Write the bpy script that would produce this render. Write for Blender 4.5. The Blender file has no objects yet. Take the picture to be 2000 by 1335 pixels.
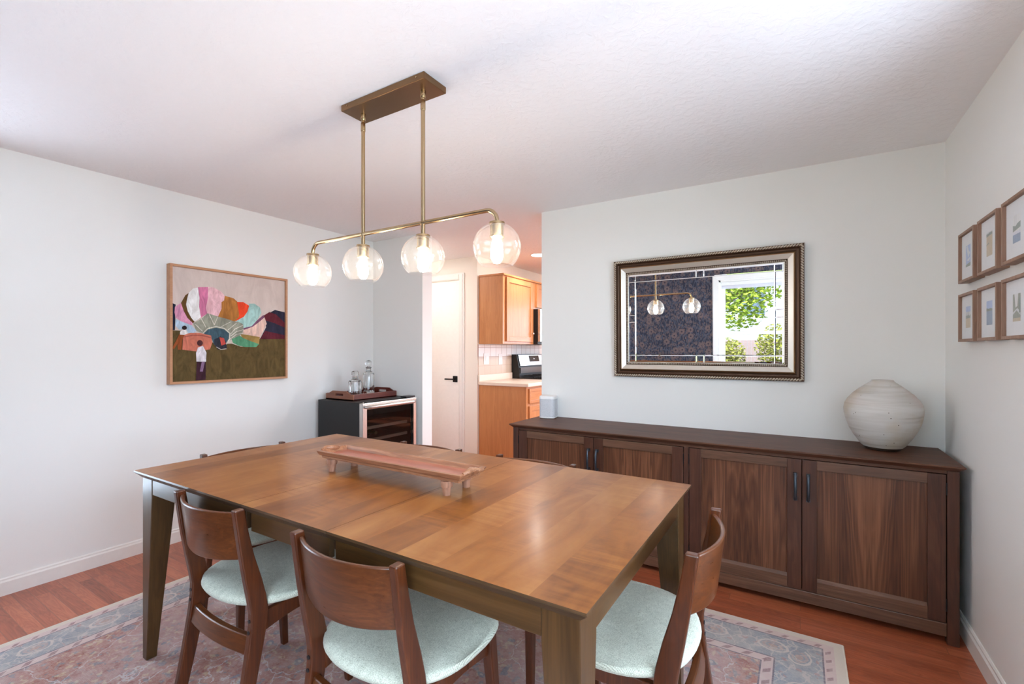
import bpy, bmesh, math, random
from mathutils import Vector, Matrix
random.seed(7)
R = math.radians
scn = bpy.context.scene
COL = scn.collection

# ------------------------------------------------------------------ room dimensions (metres)
XL, XR, YS, YF, H = -3.479, 0.6136, 3.108, -0.45, 2.29
X_STUB, X_EDGE = -2.851, -1.656          # opening to the kitchen between these
WT = 0.125                               # partition thickness
YB, XK = 4.163, -3.018                   # wall with the panel door, wall carrying the kitchen cabinets
YK, XKR, XH = 7.3, 1.3, -4.7             # far kitchen wall, kitchen right wall, hall end

def lin(r, g, b):
    f = lambda c: (c / 255 / 12.92) if c / 255 <= 0.04045 else ((c / 255 + 0.055) / 1.055) ** 2.4
    return (f(r), f(g), f(b), 1.0)

# ------------------------------------------------------------------ node helper
class NT:
    def __init__(s, name):
        s.m = bpy.data.materials.new(name); s.m.use_nodes = True
        s.t = s.m.node_tree; s.t.nodes.clear()
        s.out = s.t.nodes.new('ShaderNodeOutputMaterial')
    def n(s, typ, ins=None, **props):
        nd = s.t.nodes.new('ShaderNode' + typ)
        for k, v in props.items(): setattr(nd, k, v)
        if ins:
            for k, v in ins.items(): s.set(nd, k, v)
        return nd
    def set(s, nd, k, v):
        sock = nd.inputs[k]
        if isinstance(v, bpy.types.NodeSocket): s.t.links.new(v, sock)
        elif isinstance(v, bpy.types.Node): s.t.links.new(v.outputs[0], sock)
        else: sock.default_value = v
    def math(s, op, a, b=0.0, c=0.0, clamp=False):
        nd = s.t.nodes.new('ShaderNodeMath'); nd.operation = op; nd.use_clamp = clamp
        for i, v in enumerate((a, b, c)): s.set(nd, i, v)
        return nd.outputs[0]
    def mix(s, fac, a, b, mode='MIX'):
        nd = s.t.nodes.new('ShaderNodeMix'); nd.data_type = 'RGBA'; nd.blend_type = mode
        s.set(nd, 0, fac); s.set(nd, 6, a); s.set(nd, 7, b)
        return nd.outputs[2]
    def ramp(s, fac, stops, interp='LINEAR'):
        nd = s.t.nodes.new('ShaderNodeValToRGB'); nd.color_ramp.interpolation = interp
        e = nd.color_ramp.elements
        while len(e) < len(stops): e.new(0.5)
        for el, (p, c) in zip(e, stops): el.position = p; el.color = c
        s.set(nd, 0, fac); return nd.outputs[0]
    def coord(s, which='Object'):
        return s.t.nodes.new('ShaderNodeTexCoord').outputs[which]
    def mapping(s, vec, scale=(1, 1, 1), rot=(0, 0, 0), loc=(0, 0, 0)):
        return s.n('Mapping', {'Vector': vec, 'Scale': scale, 'Rotation': rot, 'Location': loc}).outputs[0]
    def noise(s, vec, scale, detail=4.0, rough=0.55, dist=0.0, out=0):
        return s.n('TexNoise', {'Vector': vec, 'Scale': scale, 'Detail': detail, 'Roughness': rough, 'Distortion': dist}).outputs[out]
    def bump(s, height, strength=0.2, dist=0.01):
        return s.n('Bump', {'Height': height, 'Strength': strength, 'Distance': dist}).outputs[0]
    def principled(s, **ins):
        nd = s.n('BsdfPrincipled')
        for k, v in ins.items(): s.set(nd, k.replace('_', ' '), v)
        s.t.links.new(nd.outputs[0], s.out.inputs[0]); return nd

def plain(name, col, rough=0.5, metal=0.0, spec=0.5, coat=0.0):
    t = NT(name)
    # a faint mottling keeps large painted areas from being perfectly flat
    nz = t.noise(t.coord(), 35.0, 3.0)
    c2 = tuple(min(1.0, x * 1.04) for x in col[:3]) + (1,)
    c1 = tuple(x * 0.96 for x in col[:3]) + (1,)
    t.principled(Base_Color=t.mix(nz, c1, c2), Roughness=rough, Metallic=metal, Specular_IOR_Level=spec, Coat_Weight=coat)
    return t.m

def wood(name, dark, mid, light, axis='x', scale=1.0, rough=0.4, coat=0.0, bookmatch=False, contrast=1.0, streak=0.35, fine=1.0, spec=0.4, rings_n=7.0, stretch=1.0):
    """grain runs along `axis` of the object"""
    t = NT(name)
    v = t.coord()
    rnd = t.n('ObjectInfo').outputs['Random']
    if bookmatch:
        sx = t.n('SeparateXYZ', {0: v})
        v = t.n('CombineXYZ', {0: t.math('ABSOLUTE', sx.outputs[0]), 1: sx.outputs[1], 2: sx.outputs[2]}).outputs[0]
    off = t.n('CombineXYZ', {0: t.math('MULTIPLY', rnd, 7.0), 1: t.math('MULTIPLY', rnd, 13.0), 2: t.math('MULTIPLY', rnd, 5.0)}).outputs[0]
    v = t.n('VectorMath', {0: v, 1: off}, operation='ADD').outputs[0]
    long, cross = 0.9 * scale * stretch, 9.0 * scale
    sc = {'x': (long, cross, cross), 'y': (cross, long, cross), 'z': (cross, cross, long)}[axis]
    big = t.noise(t.mapping(v, sc), 1.6, 3.0, 0.5, 1.1)
    # rings: fold the broad noise several times to get cathedral figure
    rings = t.math('FRACT', t.math('MULTIPLY', big, rings_n))
    rings = t.math('SUBTRACT', 1.0, t.math('ABSOLUTE', t.math('SUBTRACT', t.math('MULTIPLY', rings, 2.0), 1.0)))
    sf = {'x': (3 * fine, 160 * fine, 160 * fine), 'y': (160 * fine, 3 * fine, 160 * fine), 'z': (160 * fine, 160 * fine, 3 * fine)}[axis]
    fin = t.noise(t.mapping(v, sf), 1.0, 3.0, 0.6)
    f = t.math('ADD', t.math('MULTIPLY', big, 0.75), t.math('MULTIPLY', rings, streak * 0.45))
    f = t.math('ADD', f, t.math('MULTIPLY', t.math('SUBTRACT', fin, 0.5), 0.55))
    f = t.math('ADD', t.math('MULTIPLY', t.math('SUBTRACT', f, 0.5), contrast), 0.5, clamp=True)
    c = t.ramp(f, [(0.12, dark), (0.5, mid), (0.9, light)])
    t.principled(Base_Color=c, Roughness=t.math('ADD', rough, t.math('MULTIPLY', t.math('SUBTRACT', fin, 0.5), 0.12)),
                 Normal=t.bump(fin, 0.06, 0.002), Coat_Weight=coat, Coat_Roughness=0.15, Specular_IOR_Level=spec)
    return t.m

def thin_glass(name, tint=(1, 1, 1, 1), base=0.03, edge=0.55, power=3.0, rough=0.0):
    t = NT(name)
    lw = t.n('LayerWeight', {'Blend': 0.5}).outputs['Facing']
    fac = t.math('ADD', t.math('MULTIPLY', t.math('POWER', lw, power), edge), base, clamp=True)
    tr = t.n('BsdfTransparent', {'Color': tint}); gl = t.n('BsdfGlossy', {'Color': (1, 1, 1, 1), 'Roughness': rough})
    mx = t.n('MixShader', {0: fac, 1: tr, 2: gl})
    t.t.links.new(mx.outputs[0], t.out.inputs[0]); return t.m

def emitter(name, col, strength):
    t = NT(name); e = t.n('Emission', {'Color': col, 'Strength': strength})
    t.t.links.new(e.outputs[0], t.out.inputs[0]); return t.m

# ------------------------------------------------------------------ mesh helpers
def box(bm, x0, x1, y0, y1, z0, z1, mi=0):
    v = [bm.verts.new((x, y, z)) for x in (x0, x1) for y in (y0, y1) for z in (z0, z1)]
    fs = [(0, 1, 3, 2), (4, 6, 7, 5), (0, 4, 5, 1), (2, 3, 7, 6), (0, 2, 6, 4), (1, 5, 7, 3)]
    out = []
    for f in fs:
        fc = bm.faces.new([v[i] for i in f]); fc.material_index = mi; out.append(fc)
    return out
def hexa(bm, lo, hi, mi=0):
    """lo, hi: four xyz corners each (matching order), closed solid between them"""
    a = [bm.verts.new(p) for p in lo]; b = [bm.verts.new(p) for p in hi]
    n = len(a); fs = [a[::-1], b] + [[a[i], a[(i + 1) % n], b[(i + 1) % n], b[i]] for i in range(n)]
    for f in fs: bm.faces.new(f).material_index = mi
def prism(bm, poly, axis, a, b, mi=0):
    def P(p, t):
        return {'x': (t, p[0], p[1]), 'y': (p[0], t, p[1]), 'z': (p[0], p[1], t)}[axis]
    lo = [bm.verts.new(P(p, a)) for p in poly]; hi = [bm.verts.new(P(p, b)) for p in poly]
    n = len(poly)
    fs = [bm.faces.new(lo[::-1]), bm.faces.new(hi)]
    for i in range(n): fs.append(bm.faces.new([lo[i], lo[(i + 1) % n], hi[(i + 1) % n], hi[i]]))
    for f in fs: f.material_index = mi
    bmesh.ops.triangulate(bm, faces=fs[:2])
def ribbon(bm, back, front, axis, a, b, mi=0):
    """solid between two matching outlines (quads only), extruded along axis from a to b"""
    P = lambda p, t: {'x': (t, p[0], p[1]), 'y': (p[0], t, p[1]), 'z': (p[0], p[1], t)}[axis]
    rows = [[bm.verts.new(P(p, a)), bm.verts.new(P(p, b)), bm.verts.new(P(q, b)), bm.verts.new(P(q, a))] for p, q in zip(back, front)]
    for r, s in zip(rows, rows[1:]):
        for i in range(4): bm.faces.new([r[i], r[(i + 1) % 4], s[(i + 1) % 4], s[i]]).material_index = mi
    bm.faces.new(rows[0]); bm.faces.new(rows[-1][::-1])
def lathe(bm, prof, seg=32, cx=0.0, cy=0.0, cz=0.0, mi=0, axis='z', closed=False, rib=None):
    rings = []
    for r, z in prof:
        ring = []
        for i in range(seg):
            a = 2 * math.pi * i / seg
            rr = r * (rib(a, z) if rib else 1.0)
            p = (rr * math.cos(a), rr * math.sin(a), z)
            if axis == 'x': p = (p[2], p[0], p[1])
            if axis == 'y': p = (p[0], p[2], p[1])
            ring.append(bm.verts.new((p[0] + cx, p[1] + cy, p[2] + cz)))
        rings.append(ring)
    for a, b in zip(rings, rings[1:] + ([rings[0]] if closed else [])):
        for i in range(seg):
            f = bm.faces.new([a[i], a[(i + 1) % seg], b[(i + 1) % seg], b[i]]); f.material_index = mi
    if not closed:
        for ring, rev, (r, z) in ((rings[0], True, prof[0]), (rings[-1], False, prof[-1])):
            if r < 1e-5: continue
            ring_f = ring[::-1] if rev else ring
            if rib is None and (prof is not None) and getattr(lathe, 'cap', True):
                bm.faces.new(ring_f).material_index = mi
def open_lathe(bm, *a, **k):
    lathe.cap = False
    try: lathe(bm, *a, **k)
    finally: lathe.cap = True
def tube(bm, pts, r, seg=12, mi=0, cap=True):
    pts = [Vector(p) for p in pts]; rings = []
    up = None
    for i, p in enumerate(pts):
        d = (pts[min(i + 1, len(pts) - 1)] - pts[max(i - 1, 0)]).normalized()
        if up is None:
            up = Vector((0, 0, 1)) if abs(d.z) < 0.9 else Vector((0, 1, 0))
        s = d.cross(up).normalized(); up = s.cross(d).normalized()
        rr = r[i] if isinstance(r, (list, tuple)) else r
        rings.append([bm.verts.new(p + s * (math.cos(2 * math.pi * k / seg) * rr) + up * (math.sin(2 * math.pi * k / seg) * rr)) for k in range(seg)])
    for a, b in zip(rings, rings[1:]):
        for k in range(seg): bm.faces.new([a[k], a[(k + 1) % seg], b[(k + 1) % seg], b[k]]).material_index = mi
    if cap:
        bm.faces.new(rings[0][::-1]).material_index = mi; bm.faces.new(rings[-1]).material_index = mi
def frame_sweep(bm, hw, hh, prof, mis=None, plane='xz', sign=-1, cx=0, cz=0):
    """prof: (inset, height) from the outer edge inwards; lies in the local xz plane, height towards -y (sign=-1)"""
    rings = []
    for t, h in prof:
        a, b = hw - t, hh - t
        rings.append([bm.verts.new((cx + x, sign * h, cz + z)) for x, z in ((-a, -b), (a, -b), (a, b), (-a, b))])
    for j, (p, q) in enumerate(zip(rings, rings[1:])):
        for i in range(4):
            bm.faces.new([p[i], p[(i + 1) % 4], q[(i + 1) % 4], q[i]]).material_index = (mis[j] if mis else 0)

def mk(name, bm, mats, parent=None, loc=(0, 0, 0), rot=(0, 0, 0), smooth=None, bevel=0.0, seg=2, **props):
    me = bpy.data.meshes.new(name)
    bmesh.ops.remove_doubles(bm, verts=bm.verts, dist=1e-6)
    bmesh.ops.recalc_face_normals(bm, faces=bm.faces)
    bm.to_mesh(me); bm.free()
    for m in (mats if isinstance(mats, (list, tuple)) else [mats]): me.materials.append(m)
    if smooth is not None:
        for p in me.polygons: p.use_smooth = True
        me.set_sharp_from_angle(angle=R(smooth))
    o = bpy.data.objects.new(name, me); COL.objects.link(o)
    o.location = loc; o.rotation_euler = rot
    if parent: o.parent = parent
    if bevel:
        b = o.modifiers.new('edge_rounding', 'BEVEL'); b.width = bevel; b.segments = seg; b.limit_method = 'ANGLE'; b.angle_limit = R(40)
    for k, v in props.items(): o[k] = v
    return o
def B(): return bmesh.new()
def thing(name, label, cat, loc=(0, 0, 0), rotz=0.0, group=None):
    o = bpy.data.objects.new(name, None); COL.objects.link(o)
    o.empty_display_size = 0.1
    o.location = loc; o.rotation_euler = (0, 0, rotz); o['label'] = label; o['category'] = cat
    if group: o['group'] = group
    return o
def tag(o, label, cat, group=None):
    o['label'] = label; o['category'] = cat
    if group: o['group'] = group
    return o
def struct_empty(name, loc=(0, 0, 0), rotz=0.0):
    o = bpy.data.objects.new(name, None); COL.objects.link(o); o.location = loc; o.rotation_euler = (0, 0, rotz)
    o['kind'] = 'structure'; return o
def dup(root, loc, rotz, label, group=None):
    r = root.copy(); COL.objects.link(r); r.location = loc; r.rotation_euler = (0, 0, rotz); r['label'] = label
    if group: r['group'] = group
    for ch in list(root.children):
        c = ch.copy(); COL.objects.link(c); c.parent = r
        for g in list(ch.children):
            d = g.copy(); COL.objects.link(d); d.parent = c
    return r
# light levels
SKY, SUN, CAN, BULB, EXPO = 1.0, 4.0, 1.9, 13.0, 3.45
# ================================================================== MATERIALS
def wall_paint(name, col):
    t = NT(name); v = t.coord()
    nz = t.noise(v, 180.0, 3.0)
    t.principled(Base_Color=col, Roughness=0.62, Specular_IOR_Level=0.25, Normal=t.bump(nz, 0.08, 0.002))
    return t.m
m_wall = wall_paint('dining_wall_paint', lin(236, 236, 233))
m_kwall = wall_paint('kitchen_wall_paint', lin(238, 231, 221))
def ceiling_mat():
    t = NT('textured_ceiling_paint'); v = t.coord()
    a = t.noise(v, 26.0, 5.0, 0.6, 0.8)
    b = t.n('TexVoronoi', {'Vector': v, 'Scale': 40.0}, feature='SMOOTH_F1').outputs[0]
    h = t.ramp(t.math('ADD', t.math('MULTIPLY', a, 0.8), t.math('MULTIPLY', b, 0.3)), [(0.45, (0, 0, 0, 1)), (0.62, (1, 1, 1, 1))])
    t.principled(Base_Color=lin(238, 235, 235), Roughness=0.6, Specular_IOR_Level=0.25, Normal=t.bump(h, 0.22, 0.006))
    return t.m
m_ceiling = ceiling_mat()
m_trim = plain('white_trim_paint', lin(236, 234, 229), 0.38)
m_door = plain('white_door_paint', lin(244, 241, 236), 0.36)

def floor_mat():
    t = NT('red_oak_strip_floor'); v = t.coord()
    br = t.n('TexBrick', {'Vector': v, 'Color1': (0, 0, 0, 1), 'Color2': (1, 1, 1, 1), 'Mortar': (0.5, 0.5, 0.5, 1), 'Scale': 1.0, 'Mortar Size': 0.0012,
                          'Mortar Smooth': 0.0, 'Bias': 0.0, 'Brick Width': 0.83, 'Row Height': 0.0575}, offset=0.37, offset_frequency=3)
    tone = br.outputs['Color']; mort = br.outputs['Fac']
    shift = t.n('CombineXYZ', {0: t.math('MULTIPLY', tone, 9.0), 1: t.math('MULTIPLY', tone, 3.0), 2: 0.0}).outputs[0]
    vv = t.n('VectorMath', {0: v, 1: shift}, operation='ADD').outputs[0]
    big = t.noise(t.mapping(vv, (1.6, 13.0, 1.0)), 1.5, 3.0, 0.5, 1.0)
    ring = t.math('FRACT', t.math('MULTIPLY', big, 9.0))
    ring = t.math('SUBTRACT', 1.0, t.math('ABSOLUTE', t.math('SUBTRACT', t.math('MULTIPLY', ring, 2.0), 1.0)))
    fin = t.noise(t.mapping(vv, (5.0, 170.0, 1.0)), 1.0, 3.0, 0.6)
    f = t.math('ADD', t.math('ADD', 0.02, t.math('MULTIPLY', tone, 0.33)), t.math('MULTIPLY', big, 0.35))
    f = t.math('ADD', f, t.math('MULTIPLY', ring, 0.18))
    f = t.math('ADD', f, t.math('MULTIPLY', t.math('SUBTRACT', fin, 0.5), 0.35), clamp=True)
    c = t.ramp(f, [(0.1, lin(114, 54, 34)), (0.45, lin(164, 85, 55)), (0.85, lin(200, 118, 82))])
    c = t.mix(mort, c, lin(136, 80, 58))  # joints lightened to paint in the pinkish highlights along board edges
    h = t.math('SUBTRACT', t.math('MULTIPLY', fin, 0.15), t.math('MULTIPLY', mort, 0.8))
    t.principled(Base_Color=c, Roughness=0.30, Normal=t.bump(h, 0.25, 0.002), Coat_Weight=0.25, Coat_Roughness=0.12)
    return t.m
m_floor = floor_mat()

def wallpaper_mat():
    t = NT('navy_floral_wallpaper'); s0 = t.n('SeparateXYZ', {0: t.coord()})
    v = t.n('CombineXYZ', {0: s0.outputs[0], 1: s0.outputs[2], 2: 0.0}).outputs[0]
    def offs(k, amt):
        w = t.noise(v, k, 3.0, 0.5, 0.0, out=1)
        dv = t.n('VectorMath', {0: t.n('VectorMath', {0: w, 1: (0.5, 0.5, 0.5)}, operation='SUBTRACT').outputs[0], 'Scale': amt}, operation='SCALE').outputs[0]
        return t.n('VectorMath', {0: v, 1: dv}, operation='ADD').outputs[0]
    vv = offs(5.0, 0.10)
    def flower(scale, n, r0, pick_min, seed):
        vo = t.n('TexVoronoi', {'Vector': t.mapping(v, (1, 1, 1), (0, 0, seed), (seed, seed * 2, 0)), 'Scale': scale}, feature='F1', voronoi_dimensions='2D')
        loc = t.n('VectorMath', {0: t.mapping(v, (1, 1, 1), (0, 0, seed), (seed, seed * 2, 0)), 1: vo.outputs['Position']}, operation='SUBTRACT').outputs[0]
        sp = t.n('SeparateXYZ', {0: loc}); th = t.math('ARCTAN2', sp.outputs[1], sp.outputs[0])
        rad = t.math('MULTIPLY', vo.outputs['Distance'], 1.0)
        lim = t.math('MULTIPLY', t.math('ADD', 0.72, t.math('MULTIPLY', t.math('ABSOLUTE', t.math('COSINE', t.math('MULTIPLY', th, n / 2))), 0.42)), r0)
        ok = t.math('GREATER_THAN', t.n('SeparateColor', {0: vo.outputs['Color']}).outputs[0], pick_min)
        pet = t.math('MULTIPLY', t.math('LESS_THAN', rad, lim), ok)
        gap = t.math('LESS_THAN', t.math('ABSOLUTE', t.math('SINE', t.math('MULTIPLY', th, n / 2))), 0.22)
        pet = t.math('MULTIPLY', pet, t.math('SUBTRACT', 1.0, t.math('MULTIPLY', gap, t.math('GREATER_THAN', rad, t.math('MULTIPLY', lim, 0.4)))))
        heart = t.math('MULTIPLY', t.math('LESS_THAN', rad, r0 * 0.32), ok)
        return pet, heart
    stem = t.n('TexVoronoi', {'Vector': t.mapping(vv, (20, 4.5, 1)), 'Scale': 1.0}, feature='DISTANCE_TO_EDGE', voronoi_dimensions='2D').outputs[0]
    leafA = t.n('TexVoronoi', {'Vector': t.mapping(offs(3.0, 0.25), (46, 17, 1), (0, 0, 0.5)), 'Scale': 1.0}, voronoi_dimensions='2D')
    leafB = t.n('TexVoronoi', {'Vector': t.mapping(offs(3.0, 0.25), (46, 17, 1), (0, 0, -0.6)), 'Scale': 1.0}, voronoi_dimensions='2D')
    c = t.mix(t.noise(v, 3.0), lin(43, 46, 60), lin(51, 55, 71))
    c = t.mix(t.math('MULTIPLY', t.math('LESS_THAN', stem, 0.05), 0.8), c, lin(82, 87, 100))
    c = t.mix(t.math('MULTIPLY', t.math('LESS_THAN', leafA.outputs[0], 0.30), 0.85), c, lin(94, 82, 84))
    c = t.mix(t.math('MULTIPLY', t.math('LESS_THAN', leafB.outputs[0], 0.27), 0.85), c, lin(74, 78, 92))
    for sc_, n_, r_, pm_, sd, colp in ((9.0, 8, 0.34, 0.60, 0.0, lin(120, 100, 94)), (17.0, 6, 0.34, 0.66, 1.3, lin(104, 92, 92)), (30.0, 5, 0.36, 0.7, 2.1, lin(116, 98, 92))):
        pet, heart = flower(sc_, n_, r_, pm_, sd)
        c = t.mix(t.math('MULTIPLY', pet, 0.9), c, colp); c = t.mix(heart, c, lin(62, 56, 66))
    t.principled(Base_Color=c, Roughness=0.7, Specular_IOR_Level=0.2)
    return t.m
m_wallpaper = wallpaper_mat()

# timber
m_walnut_h = wood('walnut_horizontal_grain', lin(58, 36, 26), lin(92, 59, 43), lin(122, 86, 65), 'x', 1.0, 0.46, 0.0, contrast=0.9, spec=0.25)
m_walnut_rail = wood('walnut_rail_grain', lin(68, 46, 34), lin(102, 71, 54), lin(130, 97, 76), 'x', 1.0, 0.36, 0.1, contrast=0.9)
m_walnut_v = wood('walnut_upright_grain', lin(50, 29, 20), lin(78, 46, 33), lin(104, 67, 48), 'z', 1.0, 0.38, 0.1, contrast=0.9)
m_walnut_panel = wood('walnut_bookmatched_veneer', lin(54, 31, 21), lin(92, 55, 36), lin(132, 87, 60), 'z', 0.75, 0.36, 0.12, bookmatch=True, contrast=1.0, streak=0.6, fine=0.8, rings_n=11.0, stretch=0.4)
m_chair = wood('chair_brown_wood', lin(44, 19, 8), lin(80, 38, 16), lin(114, 61, 28), 'z', 1.4, 0.30, 0.35, contrast=0.8)
m_chairback = wood('chair_back_veneer', lin(50, 24, 10), lin(93, 49, 22), lin(128, 74, 37), 'x', 1.4, 0.30, 0.35, contrast=0.8)
m_tableleg = wood('table_leg_wood', lin(48, 31, 14), lin(80, 54, 27), lin(106, 76, 43), 'z', 1.2, 0.34, 0.2, contrast=0.8, streak=0.2)
m_tableapron = wood('table_apron_wood', lin(48, 31, 14), lin(80, 54, 27), lin(106, 76, 43), 'x', 1.2, 0.34, 0.2, contrast=0.8, streak=0.2)
m_edge = wood('table_edge_wood', lin(52, 37, 24), lin(78, 56, 36), lin(100, 74, 48), 'x', 1.0, 0.35, 0.2)
def tabletop_mat():
    t = NT('table_top_maple_boards'); v = t.coord()
    rot = t.mapping(v, (1, 1, 1), (0, 0, R(90)), (23.0, 0.0, 0.0))
    br = t.n('TexBrick', {'Vector': rot, 'Color1': (0, 0, 0, 1), 'Color2': (1, 1, 1, 1), 'Mortar': (0.5, 0.5, 0.5, 1), 'Scale': 1.0, 'Mortar Size': 0.0,
                          'Bias': 0.0, 'Brick Width': 60.0, 'Row Height': 0.122}, offset=0.0, offset_frequency=2)
    tone = br.outputs['Color']
    shift = t.n('CombineXYZ', {0: t.math('MULTIPLY', tone, 5.0), 1: t.math('MULTIPLY', tone, 11.0), 2: 0.0}).outputs[0]
    vv = t.n('VectorMath', {0: v, 1: shift}, operation='ADD').outputs[0]
    big = t.noise(t.mapping(vv, (5.5, 1.5, 1.0)), 1.6, 4.0, 0.55, 1.2)
    curl = t.noise(t.mapping(vv, (3.0, 26.0, 1.0)), 1.0, 3.0, 0.5, 1.5)
    f0 = t.noise(t.mapping(vv, (14.0, 7.0, 1.0)), 1.0, 5.0, 0.65, 0.8)
    patch = t.ramp(t.noise(vv, 2.4, 2.0), [(0.45, (0, 0, 0, 1)), (0.62, (1, 1, 1, 1))])
    fin = t.noise(t.mapping(vv, (110.0, 5.0, 1.0)), 1.0, 3.0, 0.6)
    f = t.math('ADD', t.math('MULTIPLY', tone, 0.22), t.math('MULTIPLY', big, 0.6))
    f = t.math('ADD', f, t.math('MULTIPLY', t.math('MULTIPLY', t.math('SUBTRACT', curl, 0.5), patch), 0.55))
    f = t.math('ADD', f, t.math('ADD', t.math('MULTIPLY', t.math('SUBTRACT', fin, 0.5), 0.07), t.math('MULTIPLY', t.math('SUBTRACT', f0, 0.5), 0.30)), clamp=True)
    c = t.ramp(f, [(0.12, lin(94, 48, 13)), (0.42, lin(142, 85, 33)), (0.75, lin(170, 118, 63))])
    t.principled(Base_Color=c, Roughness=t.math('ADD', 0.30, t.math('MULTIPLY', fin, 0.06)), Normal=t.bump(fin, 0.015, 0.001), Coat_Weight=0.12, Coat_Roughness=0.16, Specular_IOR_Level=0.38)
    return t.m
m_tabletop = tabletop_mat()
m_tray = wood('acacia_tray_wood', lin(116, 74, 54), lin(158, 108, 78), lin(198, 150, 114), 'x', 1.6, 0.34, 0.2, contrast=1.1, streak=0.4)
m_tray_floor = wood('acacia_tray_hollow', lin(134, 70, 58), lin(168, 98, 80), lin(200, 136, 114), 'x', 1.6, 0.30, 0.25, contrast=1.0, streak=0.4)
m_tray_foot = wood('acacia_turned_foot', lin(122, 84, 66), lin(164, 118, 94), lin(196, 152, 124), 'z', 2.0, 0.4)
m_butler = wood('red_brown_tray_wood', lin(58, 18, 11), lin(94, 33, 20), lin(122, 50, 32), 'y', 1.6, 0.3, 0.3)
m_butler_lit = wood('tray_wood_lit_end', lin(104, 58, 38), lin(138, 82, 56), lin(164, 104, 76), 'x', 1.6, 0.35, 0.2)  # lighter copy of the tray wood: light on the near end painted in
m_oak = wood('honey_oak_cabinet', lin(168, 106, 62), lin(196, 134, 84), lin(216, 158, 108), 'z', 1.3, 0.35, 0.15, contrast=0.7, streak=0.3)
m_oak_h = wood('honey_oak_rail', lin(168, 106, 62), lin(196, 134, 84), lin(216, 158, 108), 'y', 1.3, 0.35, 0.15, contrast=0.7, streak=0.3)
m_paintframe = wood('pale_oak_frame', lin(166, 116, 82), lin(192, 142, 106), lin(212, 166, 130), 'x', 1.4, 0.45, contrast=0.6)
m_picframe = wood('brown_oak_frame', lin(118, 88, 72), lin(150, 117, 98), lin(178, 146, 126), 'z', 2.0, 0.5, contrast=0.8)

# metals and glass
def metal(name, col, rough, aniso=0.0):
    t = NT(name)
    nz = t.noise(t.coord(), 60.0, 3.0)
    t.principled(Base_Color=col, Metallic=1.0, Roughness=t.math('ADD', rough, t.math('MULTIPLY', t.math('SUBTRACT', nz, 0.5), 0.06)))
    return t.m
m_brass = metal('aged_brass', lin(180, 154, 118), 0.26)
m_bronze = metal('dark_brass_canopy', lin(140, 110, 80), 0.34)
m_steel = metal('brushed_steel', lin(205, 202, 198), 0.26)
m_blackmetal = plain('black_iron', lin(40, 42, 46), 0.34, 0.6)
m_pull = plain('graphite_pull', lin(70, 76, 84), 0.3, 0.75)
m_nickel = metal('satin_nickel', lin(210, 205, 198), 0.25)
m_goldframe = metal('antique_gold_leaf', lin(172, 138, 100), 0.36)
m_silver = plain('champagne_silver_leaf', lin(214, 206, 194), 0.34, 0.55)
m_darkgold = plain('dark_bronze_leaf', lin(84, 62, 48), 0.4, 0.6)
m_rope = plain('silvered_rope', lin(196, 184, 168), 0.3, 0.7)
m_mirror = NT('mirror_silvering'); m_mirror.principled(Base_Color=(0.93, 0.94, 0.95, 1), Metallic=1.0, Roughness=0.0); m_mirror = m_mirror.m
def globe_glass():
    t = NT('clear_globe_glass')
    lw = t.n('LayerWeight', {'Blend': 0.5}).outputs['Facing']
    fac = t.math('ADD', t.math('MULTIPLY', t.math('POWER', lw, 2.6), 0.6), 0.035, clamp=True)
    tr = t.n('BsdfTransparent', {'Color': (0.985, 0.985, 0.985, 1)}); gl = t.n('BsdfGlossy', {'Color': (1, 1, 1, 1), 'Roughness': 0.02})
    tl = t.n('BsdfTranslucent', {'Color': (1, 1, 1, 1)})
    m1 = t.n('MixShader', {0: 0.021, 1: tr, 2: tl}); m2 = t.n('MixShader', {0: fac, 1: m1, 2: gl})
    t.t.links.new(m2.outputs[0], t.out.inputs[0]); return t.m
m_globe = globe_glass()
m_pane = thin_glass('window_glass', (0.97, 0.98, 0.98, 1), 0.03, 0.5, 4.0)
m_picglass = thin_glass('picture_glass', (1, 1, 1, 1), 0.012, 0.4, 4.0)
m_fridgeglass = thin_glass('smoked_fridge_glass', (0.34, 0.34, 0.35, 1), 0.015, 0.12, 4.0)
m_crystal = NT('cut_crystal'); m_crystal.principled(Base_Color=(0.97, 0.98, 0.98, 1), Roughness=0.0, Transmission_Weight=1.0, IOR=1.46); m_crystal = m_crystal.m
m_bulb = emitter('glowing_bulb', (1.0, 0.83, 0.64, 1), BULB)
m_can = emitter('recessed_lamp_lens', (1.0, 0.93, 0.84, 1), 1.5)

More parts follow.
